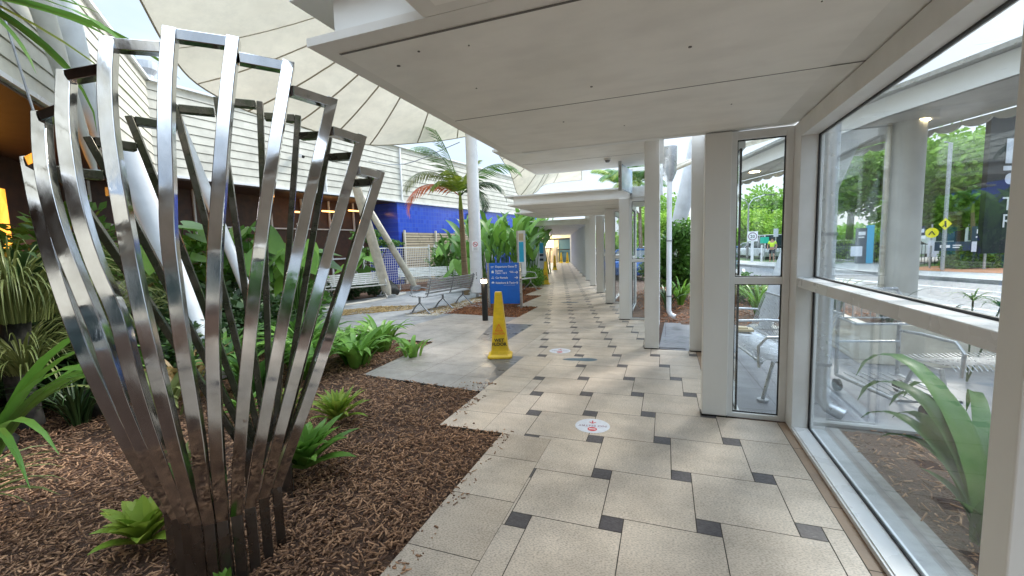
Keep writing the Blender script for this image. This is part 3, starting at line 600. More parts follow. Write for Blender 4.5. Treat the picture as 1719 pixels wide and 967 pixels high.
# downpipe with rainwater head in the doorway
def pipe(x, y, top, r, label, mtl='galv', head=True, elbow=(.12, -.05)):
    t = thing('downpipe', label, 'pipe', (x, y, 0))
    b = MB(); b.tube([(x, y, top), (x, y, .17), (x + elbow[0] * .3, y + elbow[1] * .3, .09), (x + elbow[0], y + elbow[1], .05)], r, 14); b.build('pipe', mtl, t, smooth=True)
    if head:
        b = MB(); b.tube([(x, y, top - .04), (x, y, top + .02), (x, y, top + .14), (x, y, top + .62)], [r * 1.1, r * 1.6, .13, .14], 16); b.build('rainwater_head', 'galv', t, smooth=True)
    for z in (.45, 1.55): b = MB(); b.cyl(x, y, z, z + .025, r * 1.15, n=14); b.build('bracket', 'alu', t)
pipe(.06, 8.95, 2.75, .05, 'white downpipe with a grey rainwater head in the doorway garden', 'whitebright')
pipe(1.27, 4.22, 2.6, .055, 'stainless downpipe with a bent foot just outside the large glass wall', 'galv', head=False, elbow=(.14, -.08))
# far end wall
t = thing('end_wall', 'yellow lit wall with dark glass doors closing the far end of the walkway', 'wall', (-9.5, 38, 0))
b = MB(); b.box(-14, -9.3, 38.2, 38.5, 0, 3.2); b.build('wall', 'endyellow', t)
b = MB(); b.box(-9.3, -5.5, 38.3, 38.4, 0, 3.2); b.build('glass_door', 'teal', t)
b = MB(); b.box(-14, -5.5, 38.0, 38.2, 2.2, 2.45); b.build('header', 'endyellow', t)
b = MB(); b.box(-14, -5.5, 37.9, 38.0, 2.07, 2.2); b.box(-12, -5.7, 37.95, 38.0, 1.1, 1.2); b.box(-7.3, -7.2, 38.15, 38.28, 0, 2.1); b.build('rail', 'dark', t)
b = MB(); b.box(-10.6, -9.7, 38.05, 38.15, 1.35, 2.05); b.build('notice_board', 'whiteprint', t)
b = MB(); b.box(-10.4, -9.9, 37.3, 37.8, 0, 1.25); b.box(-9.55, -9.2, 36.9, 37.4, 0, 1.4); b.box(-9.9, -9.6, 37.4, 37.8, 0, 1.1); one(b, 'shelf_unit', 'timber', 'pale timber boxes stacked at the far end of the walkway', 'shelves')
ld = bpy.data.lights.new('end_lamp', 'POINT'); ld.energy = 90; ld.color = (1, .88, .68); ld.shadow_soft_size = .3; lo = bpy.data.objects.new('end_lamp', ld); lo.location = (-10, 36.6, 2.2); col.objects.link(lo)

# ================================================================ SCULPTURE
FR = [[(-2.267, 1.248, 0.316), (-2.252, 1.183, 0.483), (-2.249, 1.128, 0.651), (-2.258, 1.085, 0.818), (-2.279, 1.052, 0.986), (-2.312, 1.029, 1.153), (-2.357, 1.018, 1.321), (-2.414, 1.017, 1.488), (-2.483, 1.027, 1.656), (-2.563, 1.048, 1.823), (-2.656, 1.079, 1.991)],
[(-2.167, 1.225, 0.316), (-2.147, 1.163, 0.501), (-2.138, 1.111, 0.686), (-2.142, 1.07, 0.871), (-2.155, 1.04, 1.056), (-2.179, 1.022, 1.241), (-2.233, 1.008, 1.425), (-2.307, 1.003, 1.61), (-2.38, 1.012, 1.795), (-2.451, 1.038, 1.98), (-2.52, 1.079, 2.165)],
[(-2.09, 1.214, 0.316), (-2.06, 1.154, 0.515), (-2.041, 1.105, 0.715), (-2.034, 1.067, 0.915), (-2.037, 1.041, 1.114), (-2.05, 1.026, 1.314), (-2.114, 1.008, 1.513), (-2.175, 1.006, 1.713), (-2.232, 1.021, 1.912), (-2.289, 1.051, 2.112), (-2.341, 1.098, 2.311)],
[(-2.028, 1.218, 0.316), (-1.983, 1.162, 0.527), (-1.95, 1.118, 0.737), (-1.929, 1.084, 0.948), (-1.926, 1.059, 1.159), (-1.938, 1.044, 1.369), (-1.959, 1.041, 1.58), (-1.993, 1.048, 1.791), (-2.043, 1.066, 2.002), (-2.09, 1.099, 2.212), (-2.134, 1.149, 2.423)],
[(-1.977, 1.239, 0.316), (-1.921, 1.194, 0.533), (-1.874, 1.161, 0.751), (-1.848, 1.136, 0.968), (-1.839, 1.121, 1.186), (-1.841, 1.117, 1.403), (-1.856, 1.124, 1.621), (-1.868, 1.147, 1.838), (-1.896, 1.18, 2.056), (-1.931, 1.226, 2.273), (-1.972, 1.286, 2.491)],
[(-1.941, 1.274, 0.316), (-1.882, 1.237, 0.533), (-1.834, 1.212, 0.751), (-1.797, 1.198, 0.968), (-1.772, 1.196, 1.186), (-1.751, 1.208, 1.403), (-1.741, 1.231, 1.621), (-1.741, 1.267, 1.838), (-1.753, 1.314, 2.056), (-1.776, 1.372, 2.273), (-1.81, 1.443, 2.491)],
[(-1.919, 1.324, 0.316), (-1.846, 1.298, 0.527), (-1.783, 1.284, 0.737), (-1.731, 1.282, 0.948), (-1.689, 1.292, 1.159), (-1.659, 1.313, 1.369), (-1.639, 1.347, 1.58), (-1.63, 1.392, 1.791), (-1.632, 1.45, 2.002), (-1.644, 1.519, 2.212), (-1.668, 1.6, 2.423)],
[(-1.912, 1.388, 0.316), (-1.834, 1.376, 0.515), (-1.767, 1.375, 0.715), (-1.71, 1.386, 0.915), (-1.664, 1.41, 1.114), (-1.629, 1.445, 1.314), (-1.604, 1.493, 1.513), (-1.59, 1.553, 1.713), (-1.586, 1.624, 1.912), (-1.593, 1.708, 2.112), (-1.61, 1.804, 2.311)],
[(-1.919, 1.468, 0.316), (-1.839, 1.465, 0.501), (-1.769, 1.473, 0.686), (-1.709, 1.494, 0.871), (-1.66, 1.527, 1.056), (-1.622, 1.573, 1.241), (-1.593, 1.63, 1.425), (-1.576, 1.7, 1.61), (-1.568, 1.782, 1.795), (-1.571, 1.876, 1.98), (-1.585, 1.983, 2.165)],
[(-1.941, 1.563, 0.316), (-1.854, 1.565, 0.483), (-1.776, 1.579, 0.651), (-1.709, 1.606, 0.818), (-1.656, 1.644, 0.986), (-1.614, 1.694, 1.153), (-1.584, 1.756, 1.321), (-1.567, 1.828, 1.488), (-1.562, 1.913, 1.656), (-1.566, 2.01, 1.823), (-1.58, 2.12, 1.991)]]
BK = [
[(-2.436, 1.602, 0.316), (-2.568, 1.625, 0.595), (-2.671, 1.614, 0.874), (-2.746, 1.568, 1.153), (-2.792, 1.488, 1.432), (-2.809, 1.373, 1.712), (-2.797, 1.225, 1.991)] ,
[(-2.458, 1.697, 0.316), (-2.586, 1.726, 0.624), (-2.685, 1.721, 0.932), (-2.756, 1.682, 1.241), (-2.797, 1.61, 1.549), (-2.809, 1.503, 1.857), (-2.793, 1.362, 2.165)] ,
[(-2.465, 1.777, 0.316), (-2.589, 1.822, 0.648), (-2.683, 1.832, 0.981), (-2.749, 1.81, 1.314), (-2.784, 1.754, 1.646), (-2.79, 1.664, 1.979), (-2.767, 1.541, 2.311)] ,
[(-2.458, 1.842, 0.316), (-2.575, 1.908, 0.667), (-2.662, 1.942, 1.018), (-2.719, 1.942, 1.369), (-2.746, 1.909, 1.721), (-2.743, 1.844, 2.072), (-2.71, 1.745, 2.423)] ,
[(-2.436, 1.892, 0.316), (-2.535, 1.975, 0.678), (-2.602, 2.025, 1.041), (-2.64, 2.043, 1.403), (-2.646, 2.028, 1.766), (-2.622, 1.981, 2.128), (-2.568, 1.902, 2.491)] ,
[(-2.4, 1.927, 0.316), (-2.479, 2.028, 0.678), (-2.527, 2.098, 1.041), (-2.544, 2.135, 1.403), (-2.529, 2.142, 1.766), (-2.483, 2.116, 2.128), (-2.406, 2.059, 2.491)] ,
[(-2.349, 1.947, 0.316), (-2.412, 2.066, 0.667), (-2.442, 2.154, 1.018), (-2.44, 2.211, 1.369), (-2.407, 2.237, 1.721), (-2.341, 2.232, 2.072), (-2.244, 2.196, 2.423)] ,
[(-2.284, 1.952, 0.316), (-2.324, 2.077, 0.648), (-2.332, 2.172, 0.981), (-2.308, 2.236, 1.314), (-2.25, 2.27, 1.646), (-2.16, 2.274, 1.979), (-2.038, 2.246, 2.311)] ,
[(-2.205, 1.942, 0.316), (-2.229, 2.071, 0.624), (-2.221, 2.17, 0.932), (-2.18, 2.239, 1.241), (-2.106, 2.278, 1.549), (-1.999, 2.287, 1.857), (-1.859, 2.266, 2.165)] ,
[(-2.111, 1.918, 0.316), (-2.129, 2.05, 0.595), (-2.114, 2.153, 0.874), (-2.066, 2.226, 1.153), (-1.984, 2.269, 1.432), (-1.869, 2.282, 1.712), (-1.721, 2.266, 1.991)] ,]
t = thing('steel_sculpture', 'tall fan shaped sculpture of curved square steel bars standing in the mulch', 'sculpture', (-2.2, 1.6, 0))
def fan(B, mtl, sgn, nm):
    B = [[Vector(p) for p in L] for L in B]; n = len(B); W = .050 if sgn > 0 else .034
    def at(L, z):
        for a, b_ in zip(L[:-1], L[1:]):
            if a.z <= z <= b_.z: return a + (b_ - a) * ((z - a.z) / (b_.z - a.z))
        return L[-1]
    def smooth(L, m=24):
        o = []
        P = [L[0]] + L + [L[-1]]
        for i in range(1, len(P) - 2):
            for s in range(3):
                u = s / 3; p0, p1, p2, p3 = P[i - 1], P[i], P[i + 1], P[i + 2]
                o.append(.5 * ((2 * p1) + (p2 - p0) * u + (2 * p0 - 5 * p1 + 4 * p2 - p3) * u * u + (3 * p1 - p0 - 3 * p2 + p3) * u ** 3))
        o.append(L[-1]); return o
    SM = [smooth(L) for L in B]
    for i in range(n):
        dirs = []
        for j in range(len(SM[i])):
            dirs.append((SM[min(i + 1, n - 1)][j] - SM[max(i - 1, 0)][j]).normalized() * .18 + Vector((.718, .695, 0)))
        b = MB(); b.sweep(SM[i], dirs, W, .05); o = b.build('bar', mtl, t, smooth=True, bevel=.003)
        # base post
        p = SM[i][0]; d = B[min(i + 1, n - 1)][0] - B[max(i - 1, 0)][0]; d.z = 0; d = (d.normalized() * .18 + Vector((.718, .695, 0))).normalized()
        b = MB(); b.sweep([(p.x, p.y, -.05), (p.x, p.y, p.z + .015)], [d, d], (.044 if sgn > 0 else .034), .05); b.build('base_post', 'steelbase', t, bevel=.003)
    for i in range(n - 1):
        o_, i_ = (i, i + 1) if i < n / 2 - .5 else (i + 1, i)
        a = SM[o_][-1].copy(); c = at(SM[i_], a.z); a.z -= .02; c = c.copy(); c.z = a.z
        d = (c - a).normalized(); b = MB(); a2 = a + d * .02; c2 = c - d * .024
        b.bar(a2, c2, .05, .045, up=(0, 0, 1)); b.build('top_link', mtl, t, bevel=.003)
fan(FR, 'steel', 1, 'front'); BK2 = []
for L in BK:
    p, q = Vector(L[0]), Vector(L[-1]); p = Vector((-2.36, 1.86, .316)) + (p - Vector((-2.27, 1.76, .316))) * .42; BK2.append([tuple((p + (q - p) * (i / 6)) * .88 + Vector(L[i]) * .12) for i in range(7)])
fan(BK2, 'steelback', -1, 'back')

# ================================================================ BUILDING on the left
L2 = lambda s: (-12.5 + .157 * s, 9.95 + .988 * s)       # wall two base line
P2 = -2.37                                                # inner corner parameter
cx0, cy0 = L2(P2); w1 = (.7497, -.6618)
L1 = lambda s: (cx0 + w1[0] * s, cy0 + w1[1] * s)
bld = thing('weatherboard_building', 'cream weatherboard building with a brown recessed ground floor behind the garden', 'building', (cx0, cy0, 0))
def wall_boards(Lf, s0, s1, z0, z1, nrm, name):
    a, c = Lf(s0), Lf(s1); nx, ny = nrm
    b = MB(); b.prism([a, c, (c[0] - nx * .25, c[1] - ny * .25), (a[0] - nx * .25, a[1] - ny * .25)] if (c[0] - a[0]) * (-ny) - (c[1] - a[1]) * (-nx) > 0 else [c, a, (a[0] - nx * .25, a[1] - ny * .25), (c[0] - nx * .25, c[1] - ny * .25)], z0, z1); b.build(name, 'cladgap', bld)
    b = MB(); nb = round((z1 - z0) / .235); h = (z1 - z0) / nb
    for i in range(nb):
        z = z0 + i * h + .014
        vs = [(a[0] + nx * .03, a[1] + ny * .03, z), (c[0] + nx * .03, c[1] + ny * .03, z), (c[0] + nx * .012, c[1] + ny * .012, z0 + (i + 1) * h), (a[0] + nx * .012, a[1] + ny * .012, z0 + (i + 1) * h),
              (a[0], a[1], z), (c[0], c[1], z), (c[0], c[1], z0 + (i + 1) * h), (a[0], a[1], z0 + (i + 1) * h)]
        b.add(vs, [(0, 1, 2, 3), (4, 5, 1, 0), (3, 2, 6, 7), (0, 3, 7, 4), (1, 5, 6, 2)])
    b.build('cladding', 'clad', bld)
N2 = (.988, -.157); N1 = (.6618, .7497)
wall_boards(L2, P2, 20.5, 3.78, 6.2, N2, 'wall')
wall_boards(L1, 0, 16, 3.78, 6.22, N1, 'wall')
b = MB()
for Lf, s0, s1, nn in ((L2, P2, 20.5, N2), (L1, 0, 16, N1)):
    a, c = Lf(s0), Lf(s1); b.bar((a[0], a[1], 6.22), (c[0], c[1], 6.22), .22, .07, up=(0, 0, 1)); b.bar((a[0] + nn[0] * .02, a[1] + nn[1] * .02, 3.76), (c[0] + nn[0] * .02, c[1] + nn[1] * .02, 3.76), .1, .07, up=(0, 0, 1))
a = L2(6.9); b.bar((a[0] + .05, a[1], 3.8), (a[0] + .05, a[1], 6.2), .07, .06); a = L2(2.9); b.bar((a[0] + .05, a[1], 3.8), (a[0] + .05, a[1], 6.2), .05, .05)
b.build('trim', 'whitebright', bld)
a, c, e = L1(16), (cx0, cy0), L2(6.5)
b = MB(); b.prism([a, c, e, (e[0] - 3, e[1] + .5), (c[0] - 4, c[1] - 1), (a[0] - 3, a[1] - 3)], 3.68, 3.72); b.build('soffit', 'soffit', bld)
# recessed ground floor walls
a, c, e = L1(16), (cx0 - 2.1, cy0 - .9), (L2(6.5)[0] - 1.6, L2(6.5)[1])
a = (a[0] - 1.4, a[1] - 1.6)
def rec(p, q, z0, z1, mtl, name, th=.1):
    b = MB(); b.bar((p[0], p[1], (z0 + z1) / 2), (q[0], q[1], (z0 + z1) / 2), th, z1 - z0, up=(0, 0, 1)); return b.build(name, mtl, bld)
rec(a, c, 0, 3.68, 'brown', 'recessed_wall'); rec(c, e, 0, 3.68, 'brown', 'recessed_wall')
# lit windows on wall one, dark mullions
for i in range(5):
    s0 = 3.4 + i * 1.7; p = (c[0] + (a[0] - c[0]) * s0 / 18, c[1] + (a[1] - c[1]) * s0 / 18); q = (c[0] + (a[0] - c[0]) * (s0 + 1.5) / 18, c[1] + (a[1] - c[1]) * (s0 + 1.5) / 18)
    rec((p[0] + .06, p[1] + .06), (q[0] + .06, q[1] + .06), 1.5, 3.0, 'warm' if i < 4 else 'teal', 'lit_window', .04)
for i in range(8):
    p = (c[0] + (e[0] - c[0]) * (i + .3) / 8, c[1] + (e[1] - c[1]) * (i + .3) / 8)
    b = MB(); b.bar((p[0] + .12, p[1], 0), (p[0] + .12, p[1], 3.68), .06, .06); b.build('mullion', 'whitebright', bld)
b = MB(); b.bar((c[0] + .15, c[1], 1.25), (e[0] + .15, e[1], 1.25), .05, .06, up=(0, 0, 1)); b.bar((c[0] + .15, c[1], 2.5), (e[0] + .15, e[1], 2.5), .05, .05, up=(0, 0, 1)); b.build('transom', 'whitebright', bld)
for (s, zz) in ((3.6, 3.2), (4.9, 3.3), (2.2, 3.1)):
    p = L2(s); b = MB(); b.bar((p[0] - 1.0, p[1], zz), (p[0] - .9, p[1] + .8, zz), .08, .05, up=(0, 0, 1)); b.build('tube_lamp', 'lampsoft', bld)
# blue tiled wall, flush under the cladding
q0, q1 = L2(6.6), L2(22)
b = MB(); b.prism([(q0[0] - 2.2, q0[1] - .05), q0, q1, (q1[0] - 2, q1[1])], 0, 3.72); one(b, 'tiled_wall', 'bluetile', 'bright blue tiled wall behind the palm, under the cream boards', 'wall')
p = L2(12); b = MB(); b.tube([(p[0] + .06, p[1], 1.6), (p[0] + .06, p[1], 3.5)], .035, 8); b.tube([(p[0] + .06, p[1] + .2, 1.6), (p[0] + .06, p[1] + .2, 3.5)], .03, 8); one(b, 'wall_pipe', 'navy', 'pair of dark pipes running down the blue tiled wall', 'pipe')
# slatted block screen
sx = [(-11.22, 16.5), (-10.15, 23.0)]
t = thing('block_screen', 'weathered tan slatted screen wall in front of the blue tiles', 'screen wall', (*sx[0], 0))
b = MB(); b.cur = 0; d = Vector((sx[1][0] - sx[0][0], sx[1][1] - sx[0][1], 0)); Ld = d.length; d.normalize()
for i in range(20):
    z = .05 + i * .118; j = 0
    while j < Ld:
        w_ = random.uniform(.8, 1.3); e_ = min(Ld, j + w_); a_ = Vector((*sx[0], z)) + d * j; c_ = Vector((*sx[0], z)) + d * (e_ - .02)
        b.bar(a_, c_, .06, .088, up=(0, 0, 1)); j = e_
b.build('slats', 'blocks', t)
for s in (0, 2.2, 4.5, Ld): b = MB(); p = Vector((*sx[0], 0)) + d * s; b.bar((p.x + .05, p.y, 0), (p.x + .05, p.y, 2.45), .08, .08); b.build('post', 'mastb', t)
b = MB(); b.bar((sx[0][0] - .08, sx[0][1], 1.2), (sx[1][0] - .08, sx[1][1], 1.2), .02, 2.3, up=(0, 0, 1)); b.build('backing', 'dark', t)
# mesh fence
t = thing('mesh_fence', 'white wire mesh fence panels with posts behind the white benches', 'fence', (-11, 14, 0))
b = MB(); fa, fb = Vector((-10.9, 13.3, 0)), Vector((-10.0, 16.6, 0)); d = (fb - fa).normalized(); L = (fb - fa).length; n = int(L / .1)
for i in range(n + 1): p = fa + d * i * L / n; b.bar((p.x, p.y, .1), (p.x, p.y, 1.62), .009, .009)
for i in range(16): z = .12 + i * .1; b.bar((fa.x, fa.y, z), (fb.x, fb.y, z), .009, .009, up=(0, 0, 1))
b.build('wire_mesh', 'whitebright', t)
b = MB(); fc, fd = fb + d * .35, fb + d * 4.6
for i in range(42): p = fc + (fd - fc) * i / 41; b.bar((p.x, p.y, .1), (p.x, p.y, 1.62), .008, .008)
for i in range(16): z = .12 + i * .1; b.bar((fc.x, fc.y, z), (fd.x, fd.y, z), .008, .008, up=(0, 0, 1))
b.build('wire_mesh', 'galv', t)
for p in (fa, fb, fc, fd):
    b = MB(); b.tube([(p.x, p.y, 0), (p.x, p.y, 1.75)], .035, 10); b.build('post', 'whitebright', t)
b = MB(); b.bar((fa.x, fa.y, 1.64), (fb.x, fb.y, 1.64), .04, .04, up=(0, 0, 1)); b.bar((fc.x, fc.y, 1.64), (fd.x, fd.y, 1.64), .04, .04, up=(0, 0, 1)); b.build('top_rail', 'whitebright', t)
# things on the wall and roof
t = thing('security_camera', 'small white camera fixed to the cream boards', 'camera', (-12.0, 11.5, 4.85)); p = L2(1.75)
b = MB(); b.bar((p[0] + .04, p[1], 4.98), (p[0] + .3, p[1] + .05, 4.9), .12, .12); b.build('housing', 'whitebright', t); b = MB(); b.bar((p[0] + .3, p[1] + .05, 4.9), (p[0] + .34, p[1] + .06, 4.88), .09, .09); b.build('lens', 'black', t)
b = MB(); b.tube([(-14.4, 8.6, 6.1), (-14.4, 8.6, 6.9), (-14.4, 8.6, 7.05), (-14.4, 8.6, 7.25)], [.14, .14, .24, .26], 16); one(b, 'roof_vent', 'mast', 'pale flue pipe rising behind the roof corner', 'vent')
b = MB(); b.box(-15, -12.6, 14, 17.5, 6.2, 6.9); one(b, 'roof_plant', 'conc', 'low grey equipment box on the roof line', 'roof box')

# masts
def mast(a, c, r0, r1, label, mtl='mast', group='inclined masts carrying the sails'):
    t = thing('mast', label, 'mast', a, group); a, c = Vector(a), Vector(c)
    b = MB(); b.tube([a, a + (c - a) * .06, a + (c - a) * .5, c], [r0 * .6, r0, (r0 + r1) / 2 * 1.05, r1], 18); b.build('tube', mtl, t, smooth=True)
    b = MB(); b.cyl(a.x, a.y, a.z - .12, a.z + .02, r0 * 1.6); b.build('foot_plate', 'galv', t); return t
mast((-5.28, 3.5, .15), (-6.25, 3.4, 2.85), .105, .19, 'thick white inclined mast seen through the left bars of the sculpture')
mast((-8.7, 4.5, 2.7), (-8.2, 3.6, 7.2), .07, .26, 'broad pale blue mast tapering down at the upper left', 'mast')
mast((-8.35, 4.1, 2.9), (-7.35, 3.0, 6.3), .06, .16, 'grey white mast leaning beside the broad pale blue one', 'palepost')
mast((-6.05, 4.95, .1), (-8.3, 5.3, 4.2), .08, .085, 'slim white mast crossing behind the centre of the sculpture')
mast((-8.68, 11.7, .05), (-8.98, 10.7, 3.9), .16, .13, 'cream mast standing behind the left white bench', 'mastb')
mast((-8.7, 13.35, .2), (-9.75, 12.0, 3.4), .12, .10, 'brownish cream mast leaning behind the mesh fence', 'mastb')
mast((1.62, 8.35, .0), (2.95, 8.15, 4.3), .15, .30, 'white tapered mast rising outside the large glass wall')
mast((.0, 15.1, .5), (.95, 14.4, 4.6), .16, .28, 'white tapered mast beyond the doorway garden')

# sails
def cone_sail(apex, ring, label, nseam, closed=False, belly=.10):
    t = thing('shade_sail', label, 'shade sail', apex, 'tensioned fabric sails over the garden')
    A_ = Vector(apex); n = len(ring); K = 10; b = MB(); vs = []; sm = MB()
    def pt(i, u):
        q = Vector(ring[i]); d = q - A_; p = A_ + d * u; p.z -= belly * d.length * math.sin(math.pi * u) ** .8; return p
    for i in range(n):
        for k in range(K + 1): vs.append(pt(i, .03 + .97 * k / K))
    b.add(vs, [(i * (K + 1) + k, (i + 1) * (K + 1) + k, (i + 1) * (K + 1) + k + 1, i * (K + 1) + k + 1) for i in range(n - 1) for k in range(K)])
    o = b.build('fabric', 'sail', t, smooth=True)
    for i in range(0, n, max(1, n // nseam)):
        pts = [pt(i, .03 + .97 * k / K) - Vector((0, 0, .012)) for k in range(K + 1)]; sm.sweep(pts, [Vector((1, .3, 0))] * len(pts), .035, .006)
    sm.build('seam', 'sailseam', t)
    e = MB(); e.tube([Vector(q) for q in ring], .018, 6); e.build('edge_cable', 'sailseam', t, smooth=True)
    return t
def interp(P, n):
    P = [Vector(p) for p in P]; Q = [P[0] * 2 - P[1]] + P + [P[-1] * 2 - P[-2]]; o = []; m = len(P) - 1
    for k in range(n + 1):
        s = k / n * m; i = min(int(s), m - 1); u = s - i; p0, p1, p2, p3 = Q[i:i + 4]
        o.append(.5 * ((2 * p1) + (p2 - p0) * u + (2 * p0 - 5 * p1 + 4 * p2 - p3) * u * u + (3 * p1 - p0 - 3 * p2 + p3) * u ** 3))
    return o
ring1 = interp([(-2.5, 1.5, 6.2), (-6.4, 3.2, 6.1), (-7.9, 4.7, 5.7), (-8.97, 5.75, 5.5), (-9.43, 6.56, 5.21), (-9.38, 7.66, 4.95), (-9.14, 8.81, 4.90), (-8.95, 9.92, 4.82), (-8.6, 11.1, 4.80), (-7.78, 12.5, 5.07), (-7.0, 13.9, 5.45), (-5.0, 14.2, 5.7), (-3.0, 13.5, 5.8)], 60)
cone_sail((-3.95, 8.84, 7.9), ring1, 'huge cream fabric sail with radiating seams above the garden', 12, belly=.05)
ring2 = interp([(-6.2, 15.2, 6.3), (-6.85, 17.0, 5.8), (-6.95, 19.2, 5.05), (-7.19, 21.2, 4.15), (-6.95, 23.44, 4.6), (-6.9, 25.5, 5.3), (-5, 27, 5.6)], 24)
cone_sail((-3.6, 19.5, 8.8), ring2, 'smaller pale sail with a curved edge beyond the palm', 8, belly=.08)
b = MB(); b.tube([(-7.1, 2.8, 6.2), (-6.8, 2.7, 4.28), (-5.89, 2.48, 2.9), (-5.6, 2.4, 1.2)], .012, 6); one(b, 'stay_cable', 'alu', 'thin dark stay cable hanging down at the upper left', 'cable')
b = MB(); pts = interp([(-6.9, 13.9, 5.3), (-9.6, 14.5, 4.9), (-11.4, 14.6, 5.2)], 10); b.tube(pts, .015, 6); one(b, 'cable', 'alu', 'thin cable running to the cream wall under the big sail', 'cable')

# outer canopy seen through the glass
t = thing('outer_canopy', 'pale grey flat canopy on a round post outside the glass', 'canopy', (2.5, 7, 3))
poly = [(1.05, 12.6), (2.56, 6.68), (3.11, 5.47), (4.5, 2.4), (5.4, 3.0), (4.0, 6.4), (3.35, 8.0), (2.5, 10.4), (1.6, 12.4)]
b = MB(); b.prism(poly[::-1], 3.0, 3.03); b.build('soffit', 'palepost', t)
b = MB()
for a_, c_ in ((poly[0], poly[1]), (poly[1], poly[2]), (poly[2], poly[3])):
    b.bar((a_[0], a_[1], 3.12), (c_[0], c_[1], 3.12), .05, .24, up=(0, 0, 1))
b.build('fascia', 'white', t)
b = MB()
for a_, c_ in ((poly[0], poly[1]), (poly[1], poly[2]), (poly[2], poly[3])):
    b.bar((a_[0] - .04, a_[1], 3.27), (c_[0] - .04, c_[1], 3.27), .2, .05, up=(0, 0, 1))
b.build('gutter', 'galv', t)
b = MB()
for A_, B_ in ((Vector((1.65, 12.3, 2.985)), Vector((2.52, 10.35, 2.985))), (Vector((2.52, 10.35, 2.985)), Vector((3.36, 8.0, 2.985))), (Vector((3.36, 8.0, 2.985)), Vector((4.02, 6.4, 2.985))), (Vector((4.02, 6.4, 2.985)), Vector((5.4, 3.0, 2.985)))):
    L = (B_ - A_).length; d = (B_ - A_) / L; side = Vector((d.y, -d.x, 0)); ns_ = max(1, round(L / .34)); w_ = L / ns_
    for i in range(ns_):
        p = A_ + d * (i + .5) * w_; b.add([p + d * w_ / 2 * math.cos(math.pi * q / 10) - Vector((0, 0, .10 * math.sin(math.pi * q / 10))) + side * .02 for q in range(11)] + [p + d * w_ / 2 * math.cos(math.pi * q / 10) - Vector((0, 0, .10 * math.sin(math.pi * q / 10))) - side * .02 for q in range(11)],
            [tuple(range(11)), tuple(range(21, 10, -1))] + [(q, q + 11, q + 12, q + 1) for q in range(10)])
b.build('scalloped_edge', 'palepost', t)
for x, y in ((3.07, 7.09), (1.8, 10.6)):
    b = MB(); b.disc((x, y, 2.994), .10, ay=(0, -1, 0)); b.build('downlight', 'lampwarm', t)
t = thing('round_post', 'thick round concrete post outside the large glass wall', 'post', (2.98, 7.2, 0))
b = MB(); b.cyl(2.98, 7.2, -.05, 3.0, .205, n=32); b.build('shaft', 'palepost', t, smooth=True); b = MB(); b.tube([(2.76, 7.08, 0), (2.76, 7.08, 3.0)], .025, 8); b.build('side_pipe', 'mastb', t)
for i, (p, q, r) in enumerate((((1.9, 3.2, 3.7), (4.2, 7.0, 3.35), .07), ((4.2, 2.2, 4.4), (2.5, 9.5, 3.5), .05), ((.1, 13.5, 3.7), (2.4, 9.4, 3.6), .07), ((-.3, 12.5, 3.3), (1.5, 11, 3.75), .05))):
    b = MB(); b.tube([p, q], r, 10); one(b, 'roof_strut', 'mastb', ['mossy tube crossing above the outer canopy', 'thin tube rising steeply above the outer canopy', 'tube above the far end of the outer canopy', 'slim tube seen above the doorway opening'][i], 'tube', 'tubes of the sail frame outside')
# banner
t = thing('banner_sign', 'tall dark banner sign with white letters T and R', 'sign', (3.9, 7.2, 0))
bx = Vector((.93, .36, 0)).normalized(); b0 = Vector((3.77, 7.14, 0))
b = MB(); b.obox(b0 + bx * .75 + Vector((0, 0, 2.13)), bx * .75, Vector((-.36, .93, 0)) * .03, (0, 0, .86)); b.build('panel', 'banner', t)
nrm = Vector((.36, -.93, 0)).normalized() * .036
def onb(u, z): return b0 + bx * u + Vector((0, 0, z)) + nrm
text('T', .24, 'whiteprint', t, onb(.21, 1.81), bx, (0, 0, 1)); text('R', .24, 'whiteprint', t, onb(.22, 1.595), bx, (0, 0, 1))
b = MB(); u, z = .48, 2.27
b.obox(onb(.34, 2.54), bx * .13, nrm * .05, (0, 0, .15)); b.obox(onb(.33, 2.33), bx * .14, nrm * .05, (0, 0, .028)); b.disc(onb(.29, 2.20), .07, 28, bx, (0, 0, 1)); b.build('pictogram', 'decalwhite', t)

